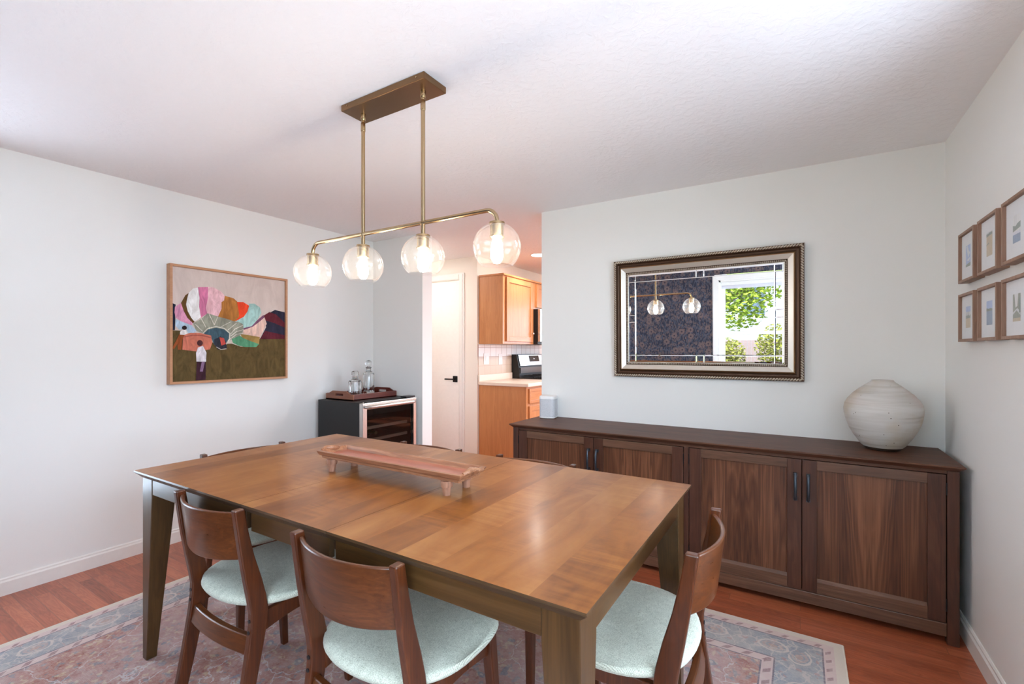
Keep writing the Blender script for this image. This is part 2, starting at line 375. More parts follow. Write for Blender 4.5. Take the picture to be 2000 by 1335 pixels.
m_black = plain('black_appliance_side', lin(20, 21, 22), 0.5)
m_blackgloss = plain('black_gloss', lin(16, 16, 18), 0.12)
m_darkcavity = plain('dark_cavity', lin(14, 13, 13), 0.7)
m_beech = plain('pale_shelf_front', lin(160, 134, 112), 0.5)
m_white = plain('matt_white_plastic', lin(236, 236, 234), 0.4)
def grille_mat():
    t = NT('perforated_grille'); v = t.coord()
    vo = t.n('TexVoronoi', {'Vector': v, 'Scale': 420.0}).outputs[0]
    c = t.mix(t.math('LESS_THAN', vo, 0.33), lin(206, 208, 212), lin(150, 153, 158))
    t.principled(Base_Color=c, Roughness=0.5); return t.m
m_grille = grille_mat()
def fabric(name, a, b, c):
    t = NT(name); v = t.coord()
    n1 = t.noise(v, 430.0, 2.0, 0.7); n2 = t.noise(v, 60.0, 3.0)
    wv = t.n('TexWave', {'Vector': v, 'Scale': 170.0, 'Distortion': 1.5, 'Detail': 2.0}, bands_direction='X').outputs['Fac']
    f = t.math('ADD', t.math('MULTIPLY', n1, 0.7), t.math('ADD', t.math('MULTIPLY', wv, 0.18), t.math('MULTIPLY', n2, 0.15)))
    col = t.ramp(f, [(0.27, a), (0.5, b), (0.76, c)])
    t.principled(Base_Color=col, Roughness=0.95, Specular_IOR_Level=0.1, Sheen_Weight=0.15, Normal=t.bump(t.math('ADD', n1, t.math('MULTIPLY', wv, 0.3)), 0.22, 0.002))
    return t.m
m_seat = fabric('pale_blue_grey_tweed', lin(102, 106, 91), lin(194, 197, 178), lin(231, 233, 218))
def vase_mat():
    t = NT('stoneware_glaze'); v = t.coord()
    st = t.noise(t.mapping(v, (2.0, 2.0, 42.0)), 1.0, 4.0, 0.6, 0.6)
    bl = t.noise(v, 6.0, 3.0)
    sep = t.n('SeparateXYZ', {0: v})
    c = t.ramp(st, [(0.2, lin(160, 151, 138)), (0.42, lin(200, 196, 190)), (0.8, lin(224, 222, 218))])
    c = t.mix(t.ramp(bl, [(0.48, (0, 0, 0, 1)), (0.68, (0.55, 0.55, 0.55, 1))]), c, lin(196, 178, 148))
    pk = t.math('MULTIPLY', t.ramp(t.noise(v, 4.0, 2.0), [(0.42, (0, 0, 0, 1)), (0.6, (1, 1, 1, 1))]), t.math('GREATER_THAN', sep.outputs[2], 0.22))
    c = t.mix(t.math('MULTIPLY', pk, 0.5), c, lin(206, 180, 172))
    spk = t.n('TexVoronoi', {'Vector': v, 'Scale': 26.0}).outputs[0]
    c = t.mix(t.math('LESS_THAN', spk, 0.06), c, lin(90, 78, 66))
    t.principled(Base_Color=c, Roughness=0.62, Specular_IOR_Level=0.3, Normal=t.bump(st, 0.35, 0.004))
    return t.m
m_vase = vase_mat()
m_vasefoot = plain('unglazed_clay', lin(70, 52, 38), 0.8)

def rug_mat(hx, hy):
    t = NT('faded_persian_rug'); v = t.coord()
    s = t.n('SeparateXYZ', {0: v}); x, y = s.outputs[0], s.outputs[1]
    dx = t.math('SUBTRACT', hx, t.math('ABSOLUTE', x)); dy = t.math('SUBTRACT', hy, t.math('ABSOLUTE', y))
    d = t.math('MINIMUM', dx, dy)
    usey = t.math('LESS_THAN', dx, dy)
    al = t.math('ADD', t.math('MULTIPLY', usey, y), t.math('MULTIPLY', t.math('SUBTRACT', 1.0, usey), x))
    wob = t.noise(v, 9.0, 5.0, 0.6, out=1)
    wv = t.n('VectorMath', {0: t.n('VectorMath', {0: wob, 1: (0.5, 0.5, 0.5)}, operation='SUBTRACT').outputs[0], 'Scale': 0.11}, operation='SCALE').outputs[0]
    vw = t.n('VectorMath', {0: v, 1: wv}, operation='ADD').outputs[0]
    fade = t.ramp(t.noise(v, 2.2, 4.0, 0.6), [(0.38, (0, 0, 0, 1)), (0.7, (1, 1, 1, 1))])
    wear = t.noise(v, 90.0, 4.0, 0.7)
    # field: dusty rose with vines and blossoms
    field = t.mix(t.noise(v, 7.0, 4.0, 0.65), lin(152, 98, 88), lin(186, 140, 128))
    for sc_, lo_, colr, amt in ((34.0, 0.60, lin(116, 126, 134), 0.7), (41.0, 0.61, lin(200, 176, 142), 0.65), (29.0, 0.60, lin(142, 72, 66), 0.6)):
        fk = t.ramp(t.noise(t.mapping(v, (1, 1, 1), (0, 0, sc_), (sc_, 0, 0)), sc_, 3.0, 0.5), [(lo_ - 0.02, (0, 0, 0, 1)), (lo_ + 0.03, (1, 1, 1, 1))])
        field = t.mix(t.math('MULTIPLY', fk, amt), field, colr)
    field = t.mix(t.math('MULTIPLY', fade, 0.5), field, lin(204, 192, 194))
    vine = t.n('TexVoronoi', {'Vector': vw, 'Scale': 4.6}, feature='DISTANCE_TO_EDGE').outputs[0]
    bl = t.n('TexVoronoi', {'Vector': vw, 'Scale': 15.0}); bd = bl.outputs['Distance']; bc = t.n('SeparateColor', {0: bl.outputs['Color']}).outputs[0]
    field = t.mix(t.math('MULTIPLY', t.math('MULTIPLY', t.math('LESS_THAN', bd, 0.3), t.math('GREATER_THAN', bc, 0.55)), 0.75), field, lin(124, 130, 142))
    field = t.mix(t.math('MULTIPLY', t.math('LESS_THAN', bd, 0.13), 0.6), field, lin(204, 184, 170))
    field = t.mix(t.math('MULTIPLY', t.math('LESS_THAN', vine, 0.008), 0.7), field, lin(204, 194, 194))
    # main border: blue grey with rosettes
    per = 0.23
    bx = t.math('MULTIPLY', t.math('SUBTRACT', t.math('FRACT', t.math('ADD', t.math('DIVIDE', al, per), 20.0)), 0.5), per)
    by = t.math('SUBTRACT', d, 0.155)
    rad = t.math('SQRT', t.math('ADD', t.math('MULTIPLY', bx, bx), t.math('MULTIPLY', t.math('MULTIPLY', by, by), 1.8)))
    rad = t.math('ADD', rad, t.math('MULTIPLY', t.math('SUBTRACT', t.noise(v, 40.0, 2.0), 0.5), 0.018))
    bord = t.mix(t.noise(v, 12.0, 4.0, 0.65), lin(114, 122, 132), lin(160, 163, 168))
    bord = t.mix(t.math('MULTIPLY', t.ramp(t.noise(v, 3.2, 4.0, 0.6), [(0.42, (0, 0, 0, 1)), (0.66, (1, 1, 1, 1))]), 0.55), bord, lin(190, 179, 168))
    bv = t.n('TexVoronoi', {'Vector': vw, 'Scale': 15.0}, feature='DISTANCE_TO_EDGE').outputs[0]
    bord = t.mix(t.math('MULTIPLY', t.math('LESS_THAN', bv, 0.035), 0.65), bord, lin(198, 182, 174))
    bv2 = t.n('TexVoronoi', {'Vector': vw, 'Scale': 21.0}).outputs[0]
    bord = t.mix(t.math('MULTIPLY', t.math('LESS_THAN', bv2, 0.2), 0.6), bord, lin(172, 128, 120))
    ring_ = t.math('MULTIPLY', t.math('LESS_THAN', t.math('ABSOLUTE', t.math('SUBTRACT', rad, 0.052)), 0.005), 0.8)
    bord = t.mix(ring_, bord, lin(204, 188, 178))
    bord = t.mix(t.math('MULTIPLY', t.math('LESS_THAN', t.math('ABSOLUTE', t.math('SUBTRACT', rad, 0.033)), 0.006), 0.55), bord, lin(186, 156, 146))
    bord = t.mix(t.math('MULTIPLY', t.math('LESS_THAN', rad, 0.018), 0.6), bord, lin(184, 150, 132))
    # guard stripes: rose with dark dashes
    def guard(period, mid, half):
        a = t.math('ABSOLUTE', t.math('SUBTRACT', t.math('FRACT', t.math('ADD', t.math('DIVIDE', t.math('ADD', al, t.math('MULTIPLY', d, 0.8)), period), 40.0)), 0.5))
        b = t.math('LESS_THAN', t.math('ABSOLUTE', t.math('SUBTRACT', d, mid)), half)
        mk_ = t.math('MULTIPLY', t.math('LESS_THAN', a, 0.16), b)
        g = t.mix(t.noise(v, 30.0, 3.0), lin(196, 166, 160), lin(212, 190, 184))
        return t.mix(t.math('MULTIPLY', mk_, 0.75), g, lin(138, 104, 106))
    c = t.mix(t.math('GREATER_THAN', d, 0.285), bord, field)
    inner = t.math('MULTIPLY', t.math('GREATER_THAN', d, 0.243), t.math('LESS_THAN', d, 0.285))
    c = t.mix(inner, c, guard(0.075, 0.264, 0.013))
    c = t.mix(t.math('LESS_THAN', d, 0.072), c, guard(0.06, 0.055, 0.010))
    for ln in (0.074, 0.241, 0.287):
        c = t.mix(t.math('LESS_THAN', t.math('ABSOLUTE', t.math('SUBTRACT', d, ln)), 0.003), c, lin(120, 110, 118))
    c = t.mix(t.math('LESS_THAN', d, 0.034), c, lin(208, 194, 178))
    c = t.mix(t.math('MULTIPLY', t.ramp(wear, [(0.42, (0, 0, 0, 1)), (0.7, (1, 1, 1, 1))]), 0.38), c, lin(198, 184, 172))
    c = t.mix(t.math('MULTIPLY', t.ramp(t.noise(v, 26.0, 5.0, 0.7), [(0.46, (0, 0, 0, 1)), (0.62, (1, 1, 1, 1))]), 0.25), c, lin(206, 192, 182))
    yarn = t.n('TexWave', {'Vector': v, 'Scale': 90.0, 'Distortion': 0.6}, bands_direction='Y').outputs['Fac']
    c = t.mix(t.math('MULTIPLY', yarn, 0.06), c, lin(110, 96, 96))
    t.principled(Base_Color=c, Roughness=0.95, Specular_IOR_Level=0.08, Normal=t.bump(t.math('ADD', yarn, wear), 0.25, 0.002))
    return t.m

def tile_mat():
    t = NT('backsplash_tile'); v = t.coord()
    # the slab is laid out in its own yz plane
    s = t.n('SeparateXYZ', {0: v}); p = t.n('CombineXYZ', {0: s.outputs[1], 1: s.outputs[2], 2: 0.0}).outputs[0]
    br = t.n('TexBrick', {'Vector': p, 'Color1': (0.35, 0.35, 0.35, 1), 'Color2': (0.9, 0.9, 0.9, 1), 'Mortar': (0, 0, 0, 1), 'Scale': 1.0, 'Mortar Size': 0.0028, 'Mortar Smooth': 0.1,
                          'Bias': 0.0, 'Brick Width': 0.116, 'Row Height': 0.1015}, offset=0.0)
    top = t.math('GREATER_THAN', s.outputs[2], 0.203)
    tile = t.mix(top, t.mix(br.outputs['Color'], lin(196, 174, 154), lin(214, 195, 177)), t.mix(br.outputs['Color'], lin(222, 212, 204), lin(238, 232, 228)))
    c = t.mix(br.outputs['Fac'], tile, t.mix(top, lin(190, 164, 142), lin(160, 126, 106)))
    t.principled(Base_Color=c, Roughness=0.35, Normal=t.bump(br.outputs['Fac'], -0.3, 0.003)); return t.m
m_tile = tile_mat()
m_laminate = plain('cream_laminate', lin(232, 216, 200), 0.35)

def painted(name, a, b=None, scale=30.0):
    t = NT('paint_' + name); v = t.coord()
    b = b or tuple(min(1, q * 1.25 + 0.01) for q in a[:3]) + (1,)
    nz = t.noise(t.mapping(v, (1.0, 1.0, 0.35)), scale, 4.0, 0.65, 1.2)
    t.principled(Base_Color=t.mix(t.ramp(nz, [(0.35, (0, 0, 0, 1)), (0.68, (1, 1, 1, 1))]), a, b), Roughness=0.7, Specular_IOR_Level=0.2)
    return t.m
# ================================================================== SETTING
b = B(); box(b, XH, XKR + 0.1, YF - 0.15, YK + 0.1, -0.12, 0.0)
mk('floor', b, m_floor, kind='structure')
b = B(); box(b, XH - 0.3, XKR + 0.4, YF - 0.35, YK + 0.4, H, H + 0.25)
mk('ceiling', b, m_ceiling, kind='structure')
# end partition between dining room and hall, left of the opening (its return into the opening reads slightly warmer)
b = B(); box(b, XL, X_STUB, YS, YS + WT, 0, H)
mk('wall_back_left', b, m_wall, kind='structure')
b = B(); box(b, X_EDGE, XKR + 0.1, YS, YS + WT, 0, H)
mk('wall_back', b, m_wall, kind='structure')

def wall_with_window(name, mat, length_axis, a0, a1, t0, t1, o0, o1, z0, z1):
    """wall slab with one opening, four blocks in one mesh"""
    b = B()
    for (p, q, r, s) in ((a0, o0, 0, H), (o1, a1, 0, H), (o0, o1, 0, z0), (o0, o1, z1, H)):
        if length_axis == 'x': box(b, p, q, t0, t1, r, s)
        else: box(b, t0, t1, p, q, r, s)
    return mk(name, b, mat, kind='structure')
W1 = (-0.905, 0.50, 0.35, 2.03)        # front window opening x0,x1,z0,z1
W2 = (-0.25, 1.80, 0.42, 2.08)          # right window opening y0,y1,z0,z1
wall_with_window('wall_front', m_wallpaper, 'x', XL, XR + 0.15, YF - 0.15, YF, *W1)
W_FILL_LEFT = (-0.37, 0.52, 0.30, 2.10)          # unseen left window, added to brighten the right wall; y0,y1,z0,z1
wall_with_window('wall_left', m_wall, 'y', YF - 0.15, YS + WT, XL - 0.12, XL, *W_FILL_LEFT)
wall_with_window('wall_right', m_wall, 'y', YF, YS, XR, XR + 0.15, *W2)

# kitchen shell
b = B(); box(b, XH, XK, YB, YB + 0.12, 0, H)
mk('wall_hall', b, m_kwall, kind='structure')
b = B(); box(b, XK - 0.12, XK, YB + 0.12, YK, 0, H)
mk('wall_kitchen_left', b, m_kwall, kind='structure')
WK_FILL_BACK = (-1.7, 0.7, 0.95, 2.1)  # unseen kitchen window, added to bring daylight into the kitchen
wall_with_window('wall_kitchen_back', m_kwall, 'x', XK - 0.12, XKR + 0.1, YK, YK + 0.12, *WK_FILL_BACK)
WK_FILL_RIGHT = (4.5, 6.2, 0.6, 2.1)  # second unseen window, also added to light the kitchen
wall_with_window('wall_kitchen_right', m_kwall, 'y', YS + WT, YK, XKR, XKR + 0.12, *WK_FILL_RIGHT)
b = B(); box(b, XH - 0.12, XH, YS, YB + 0.12, 0, H); mk('wall_hall_end', b, m_kwall, kind='structure')
b = B(); box(b, XH, XL - 0.12, YS, YS + WT, 0, H); mk('wall_hall_side', b, m_kwall, kind='structure')

# skirting boards with a stepped top
def skirting(name, p0, p1, nrm):
    b = B(); (x0, y0), (x1, y1) = p0, p1
    prof = [(0.0, 0.0), (0.014, 0.0), (0.014, 0.068), (0.009, 0.076), (0.009, 0.083), (0.004, 0.088), (0.0, 0.088)]
    lo = [b.verts.new((x0 + nrm[0] * t, y0 + nrm[1] * t, z)) for t, z in prof]
    hi = [b.verts.new((x1 + nrm[0] * t, y1 + nrm[1] * t, z)) for t, z in prof]
    n = len(prof)
    b.faces.new(lo[::-1]); b.faces.new(hi)
    for i in range(n): b.faces.new([lo[i], lo[(i + 1) % n], hi[(i + 1) % n], hi[i]])
    mk(name, b, m_trim, kind='structure')
skirting('baseboard_left', (XL, YF), (XL, YS), (1, 0))
skirting('baseboard_right', (XR, YF), (XR, YS), (-1, 0))
skirting('baseboard_back', (X_EDGE, YS), (XR, YS), (0, -1))
skirting('baseboard_back_left', (XL, YS), (X_STUB, YS), (0, -1))
skirting('baseboard_hall', (-3.186, YB), (XK, YB), (0, -1))

# windows: local x along the wall, y out of the room (negative y = into the room), z up
def window(name, loc, rotz, w, h, n_units, depth=0.15, meet=0.497):
    root = struct_empty(name, loc, rotz)
    b = B(); cw = 0.075
    frame_sweep(b, w / 2 + cw, h / 2 + cw, [(0, 0), (0, 0.018), (0.012, 0.022), (cw - 0.01, 0.016), (cw, 0.016), (cw, 0.0)], cz=h / 2)
    mk('window_casing', b, m_trim, root)
    b = B()
    for x0, x1, z0, z1 in ((-w / 2, -w / 2 + 0.02, 0, h), (w / 2 - 0.02, w / 2, 0, h), (-w / 2, w / 2, 0, 0.02), (-w / 2, w / 2, h - 0.02, h)):
        box(b, x0, x1, 0.0, depth, z0, z1)
    for k in range(1, n_units):
        xc = -w / 2 + w * k / n_units; box(b, xc - 0.035, xc + 0.035, 0.0, depth, 0.02, h - 0.02)
    mk('window_jamb', b, m_trim, root)
    for k in range(n_units):
        x0 = -w / 2 + w * k / n_units + (0.02 if k == 0 else 0.035); x1 = -w / 2 + w * (k + 1) / n_units - (0.02 if k == n_units - 1 else 0.035)
        zm = h * meet
        for nm, za, zb, ya in (('upper_sash', zm - 0.02, h - 0.02, 0.085), ('lower_sash', 0.02, zm + 0.02, 0.045)):
            b = B(); s = 0.042
            box(b, x0, x0 + s, ya, ya + 0.035, za, zb); box(b, x1 - s, x1, ya, ya + 0.035, za, zb)
            box(b, x0 + s, x1 - s, ya, ya + 0.035, za, za + s); box(b, x0 + s, x1 - s, ya, ya + 0.035, zb - s, zb)
            sa = mk(nm, b, m_trim, root)
            b = B(); vs = [b.verts.new(p) for p in ((x0 + s, ya + 0.018, za + s), (x1 - s, ya + 0.018, za + s), (x1 - s, ya + 0.018, zb - s), (x0 + s, ya + 0.018, zb - s))]
            b.faces.new(vs); mk('pane', b, m_pane, sa)
    return root
x0, x1, z0, z1 = W1
window('window_1', ((x0 + x1) / 2, YF, z0), R(180), x1 - x0, z1 - z0, 1, meet=0.592)
y0, y1, z0, z1 = W2
window('window_2', (XR, (y0 + y1) / 2, z0), R(-90), y1 - y0, z1 - z0, 2)
y0, y1, z0, z1 = W_FILL_LEFT
window('window_fill_left', (XL, (y0 + y1) / 2, z0), R(90), y1 - y0, z1 - z0, 1, 0.12)
x0, x1, z0, z1 = WK_FILL_BACK
window('window_kitchen_fill_back', ((x0 + x1) / 2, YK, z0), 0, x1 - x0, z1 - z0, 2, 0.12)
y0, y1, z0, z1 = WK_FILL_RIGHT
window('window_kitchen_fill_right', (XKR, (y0 + y1) / 2, z0), R(-90), y1 - y0, z1 - z0, 3, 0.12)

# raised roller blind at the head of the front window
t = thing('roller_blind', 'white rolled-up blind at the head of the window seen in the mirror', 'blind', ((W1[0] + W1[1]) / 2, YF - 0.02, W1[3] - 0.022))
b = B(); box(b, -0.68, 0.68, -0.022, 0.0, -0.045, 0.0); mk('headrail', b, m_white, t, bevel=0.004)
b = B(); box(b, -0.675, 0.675, -0.018, -0.004, -0.088, -0.045); mk('folded_shade', b, plain('blind_cloth', lin(212, 212, 220), 0.8), t, bevel=0.005)

# six-panel hall door with casing
d = struct_empty('door_1', (-3.64, YB, 0.0))
b = B(); DW, DH = 0.76, 2.035
for xa, xb in ((-DW / 2 - 0.085, -DW / 2 - 0.005), (DW / 2 + 0.005, DW / 2 + 0.072)):
    box(b, xa, xb, -0.018, 0.0, 0.0, DH + 0.085); box(b, xa + 0.012, xb - 0.02, -0.024, -0.018, 0.0, DH + 0.07)
box(b, -DW / 2 - 0.005, DW / 2 + 0.005, -0.018, 0.0, DH + 0.012, DH + 0.085); box(b, -DW / 2, DW / 2, -0.024, -0.018, DH + 0.02, DH + 0.07)
mk('door_casing', b, m_trim, d, bevel=0.003)
b = B(); box(b, -DW / 2 - 0.012, DW / 2 + 0.012, 0.001, 0.003, 0, DH + 0.014); mk('door_gap_shadow', b, m_darkcavity, d)  # dark sheet behind the leaf, standing in for shadow in the gap
b = B(); fy = -0.012
cols = ((-DW / 2 + 0.105, -0.045), (0.045, DW / 2 - 0.105)); rows = ((0.23, 0.85), (1.05, 1.64), (1.755, 1.945))
xs = sorted({-DW / 2, DW / 2, *[q for c in cols for q in c]}); zs = sorted({0.006, DH, *[q for r in rows for q in r]})
for i in range(len(xs) - 1):
    for j in range(len(zs) - 1):
        xa, xb, za, zb = xs[i], xs[i + 1], zs[j], zs[j + 1]
        if (xa, xb) in cols and (za, zb) in rows:
            cxm, czm = (xa + xb) / 2, (za + zb) / 2
            frame_sweep(b, (xb - xa) / 2, (zb - za) / 2, [(0, -fy), (0.012, -fy - 0.007), (0.022, -fy - 0.007), (0.045, -fy - 0.001)], cx=cxm, cz=czm)
            a_, c_ = (xb - xa) / 2 - 0.045, (zb - za) / 2 - 0.045
            b.faces.new([b.verts.new((cxm + sx * a_, fy + 0.001, czm + sz * c_)) for sx, sz in ((-1, -1), (1, -1), (1, 1), (-1, 1))])
        else:
            b.faces.new([b.verts.new(p) for p in ((xa, fy, za), (xb, fy, za), (xb, fy, zb), (xa, fy, zb))])
box(b, -DW / 2, DW / 2, fy + 0.0005, 0.0, 0.006, DH)
mk('door_leaf', b, m_door, d)
b = B(); box(b, DW / 2 - 0.085, DW / 2 - 0.02, fy - 0.008, fy, 0.895, 0.965)
h_ = mk('handle_rose', b, m_blackmetal, d, bevel=0.006)
b = B(); tube(b, [(DW / 2 - 0.052, fy - 0.006, 0.93), (DW / 2 - 0.052, fy - 0.05, 0.93), (DW / 2 - 0.07, fy - 0.055, 0.93), (DW / 2 - 0.16, fy - 0.055, 0.93)], 0.0085, 10)
mk('lever', b, m_blackmetal, h_, smooth=40)

# backsplash tiling on the kitchen wall
b = B(); box(b, 0, 0.008, 0, 1.6, 0.0, 0.34)
mk('wall_backsplash', b, m_tile, loc=(XK, YB + 0.012, 0.98), kind='structure')

# ------------------------------------------------------------------ outdoors, seen in the mirror through the front window
def grass_mat():
    t = NT('mown_lawn'); v = t.coord()
    n1 = t.noise(v, 3.0, 4.0); n2 = t.noise(v, 60.0, 3.0)
    c = t.mix(n1, lin(58, 66, 34), lin(80, 80, 48)); c = t.mix(t.math('MULTIPLY', n2, 0.5), c, lin(52, 58, 34))
    t.principled(Base_Color=c, Roughness=0.95, Specular_IOR_Level=0.1); return t.m
b = B(); box(b, -30, 30, -40, 30, -0.6, -0.45); mk('ground_lawn', b, grass_mat(), kind='structure')
b = B(); box(b, 0.85, 7.0, -3.2, 9.0, -0.449, -0.40); mk('ground_bounce_right', b, plain('bounce_slab_pale', lin(198, 203, 210), 0.9), kind='structure')  # unseen pale slab, added to bounce sunlight up to the ceiling
b = B(); box(b, -10.0, -3.75, -3.2, 6.0, -0.449, -0.40); mk('ground_bounce_left', b, bpy.data.materials['bounce_slab_pale'], kind='structure')  # another unseen slab, added to throw light in through the left window
b = B(); box(b, -3.74, 0.84, -3.2, -0.75, -0.449, -0.40); mk('ground_bounce_front', b, plain('bounce_paving_pale', lin(196, 196, 194), 0.9), kind='structure')  # unseen paving, laid over the lawn to cut its green bounce
b = B(); box(b, -30, 30, -13.5, -9.5, -0.449, -0.44); mk('road', b, plain('pale_asphalt', lin(74, 74, 74), 0.9), kind='structure')
def leaf_mat(name, a, bcol):
    t = NT(name)
    rnd = t.noise(t.coord(), 3.0, 2.0)
    c = t.mix(rnd, a, bcol)
    p = t.n('BsdfDiffuse', {'Color': c}); q = t.n('BsdfTranslucent', {'Color': c})
    mx = t.n('MixShader', {0: 0.45, 1: p, 2: q}); t.t.links.new(mx.outputs[0], t.out.inputs[0]); return t.m
m_leaf = leaf_mat('maple_leaves', lin(78, 104, 36), lin(136, 144, 54))
m_leaf2 = leaf_mat('shrub_leaves', lin(76, 84, 36), lin(118, 110, 50))
m_bark = wood('pale_bark', lin(120, 108, 96), lin(168, 156, 144), lin(196, 188, 178), 'z', 2.0, 0.9, contrast=1.2, streak=0.5)
def foliage(bm, blobs, n, size, rnd):
    for _ in range(n):
        c, r = rnd.choice(blobs)
        while True:
            p = Vector((rnd.uniform(-1, 1), rnd.uniform(-1, 1), rnd.uniform(-1, 1)))
            if p.length <= 1: break
        p = Vector(c) + Vector((p.x * r[0], p.y * r[1], p.z * r[2]))
        q = Matrix.Rotation(rnd.uniform(0, 6.28), 3, 'Z') @ Matrix.Rotation(rnd.uniform(-1.2, 1.2), 3, 'X')
        s = size * rnd.uniform(0.6, 1.3)
        pts = [Vector((-0.5, 0, 0)), Vector((-0.15, -0.4, 0.05)), Vector((0.5, -0.12, 0)), Vector((0.6, 0.1, 0)), Vector((-0.1, 0.42, 0.06))]
        bm.faces.new([bm.verts.new(p + q @ (k * s)) for k in pts])
rt = random.Random(3)
tr = thing('maple_tree', 'green maple tree with pale trunk on the front lawn, seen in the mirror', 'tree', (-2.45, -7.2, -0.45))
b = B(); tube(b, [(0, 0, 0), (0.05, 0, 1.2), (0.2, 0.1, 2.2), (0.45, 0.1, 3.4), (0.8, 0.2, 4.6)], [0.34, 0.27, 0.24, 0.18, 0.1], 12); mk('trunk', b, m_bark, tr, smooth=60)
b = B()
for e in ((2.2, 0.6, 3.2), (1.6, -1.0, 4.0), (-1.2, 0.4, 4.4), (2.6, 0.2, 4.2)):
    tube(b, [(0.2, 0.1, 2.2), (e[0] * 0.5, e[1] * 0.5, 2.9), e], [0.12, 0.08, 0.03], 8)
mk('branch', b, m_bark, tr, smooth=60)
b = B(); foliage(b, [((1.9, 0.4, 3.3), (1.7, 1.2, 0.75)), ((1.0, 0.5, 2.6), (0.9, 0.8, 0.8)), ((1.5, 0, 4.6), (2.4, 1.6, 1.2)), ((-0.8, 0, 5.0), (1.6, 1.4, 1.0)), ((3.4, 0.3, 3.8), (1.3, 1.0, 0.8))], 11000, 0.095, rt)
mk('foliage', b, m_leaf, tr, kind='stuff')
for (px, py, rr, hh, lab) in ((-2.9, -15.6, 1.0, 1.5, 'small yellow-green shrub by the pale fence across the street'), (-0.7, -15.4, 0.9, 2.0, 'young airy tree by the far end of the pale fence across the street')):
    sh = thing('garden_shrub', lab, 'shrub', (px, py, -0.45))
    b = B(); tube(b, [(0, 0, 0), (0, 0, hh * 0.6)], [0.06, 0.03], 8); mk('stem', b, m_bark, sh)
    b = B(); foliage(b, [((0, 0, hh * 0.55), (rr, rr, hh * 0.5))], 2600, 0.10, rt); mk('foliage', b, m_leaf2, sh, kind='stuff')
fe = thing('garden_fence', 'pale pinkish board fence across the street, seen in the mirror', 'fence', (-2, -17, -0.45))
b = B()
for k in range(100): box(b, -9 + k * 0.15, -9 + k * 0.15 + 0.14, -0.02, 0.02, 0, 1.4)
mk('boards', b, plain('pale_pink_boards', lin(76, 60, 56), 0.8), fe)
ho = thing('neighbour_house', 'pale blue-white house across the street, seen in the mirror', 'house', (1.5, -24, -0.45))
b = B(); box(b, -6, 6, -4, 4, 0, 5.2); mk('walls', b, plain('pale_siding', lin(84, 86, 88), 0.8), ho)
b = B(); prism(b, [(-4.5, 5.2), (4.5, 5.2), (0, 7.6)], 'x', -6.4, 6.4); mk('roof', b, plain('grey_shingle', lin(70, 70, 76), 0.9), ho)
for xx in (-3.5, -0.8, 2.2):
    b = B(); box(b, xx - 0.5, xx + 0.5, 4.0, 4.05, 2.6, 4.0); mk('window', b, plain('dark_pane', lin(40, 48, 56), 0.2), ho)
# ================================================================== FURNITURE
RUG = 0.010
# ---- rug
hx, hy = 1.515, 1.22
rug = thing('area_rug', 'faded rose and blue-grey persian rug under the dining table', 'rug', (-1.363, 1.192, 0.0))
b = B(); box(b, -hx, hx, -hy, hy, 0.0003, RUG - 0.0002); mk('rug_pile', b, rug_mat(hx, hy), rug, bevel=0.003)
b = B()
for s in (-1, 1):
    tube(b, [(s * hx, -hy, 0.0052), (s * hx, hy, 0.0052)], 0.0047, 8); tube(b, [(-hx, s * hy, 0.0052), (hx, s * hy, 0.0052)], 0.0047, 8)
mk('bound_edge', b, plain('cream_binding', lin(212, 200, 184), 0.9), rug, smooth=50)

# ---- dining table
TX0, TX1, TY0, TY1, TH = -2.288, -0.334, 0.802, 1.772, 0.771
tcx, tcy = (TX0 + TX1) / 2, (TY0 + TY1) / 2
table = thing('dining_table', 'long brown wooden dining table with tapered legs in the middle of the room', 'table', (tcx, tcy, RUG))
tw, td, th = (TX1 - TX0) / 2, (TY1 - TY0) / 2, TH - RUG
sA, sB = -1.500 - tcx, -1.082 - tcx
def board(x0, x1, xe0, xe1):
    """slab with an under-bevelled edge; xe: which ends are outer ends"""
    b = B(); u = 0.022
    a0 = u if xe0 else 0; a1 = u if xe1 else 0
    top = [(x0, -td, th), (x1, -td, th), (x1, td, th), (x0, td, th)]
    mid = [(x, y, th - 0.007) for x, y, _ in top]
    bot = [(x0 + a0, -td + u, th - 0.03), (x1 - a1, -td + u, th - 0.03), (x1 - a1, td - u, th - 0.03), (x0 + a0, td - u, th - 0.03)]
    T = [b.verts.new(p) for p in top]; M_ = [b.verts.new(p) for p in mid]; O = [b.verts.new(p) for p in bot]
    b.faces.new(T); b.faces.new(O[::-1])
    for p, q in ((T, M_), (M_, O)):
        for i in range(4): b.faces.new([p[i], p[(i + 1) % 4], q[(i + 1) % 4], q[i]]).material_index = 1
    return b
mk('tabletop', board(-tw, sA - 0.0006, True, False), [m_tabletop, m_edge], table)
mk('table_leaf', board(sA + 0.0006, sB - 0.0006, False, False), [m_tabletop, m_edge], table)
mk('tabletop', board(sB + 0.0006, tw, False, True), [m_tabletop, m_edge], table)
LT, LB, INS = 0.085, 0.036, 0.022
for sx in (-1, 1):
    for sy in (-1, 1):
        b = B(); ox, oy = sx * (tw - INS), sy * (td - INS)
        def ring(w, z): return [(ox, oy, z), (ox - sx * w, oy, z), (ox - sx * w, oy - sy * w, z), (ox, oy - sy * w, z)]
        hexa(b, ring(LT, th - 0.022), ring(LT, th - 0.10)); hexa(b, ring(LT, th - 0.10), ring(LB, 0.0))
        mk('leg', b, m_tableleg, table, bevel=0.003)
az0, az1, at = 0.672, th - 0.022, 0.02
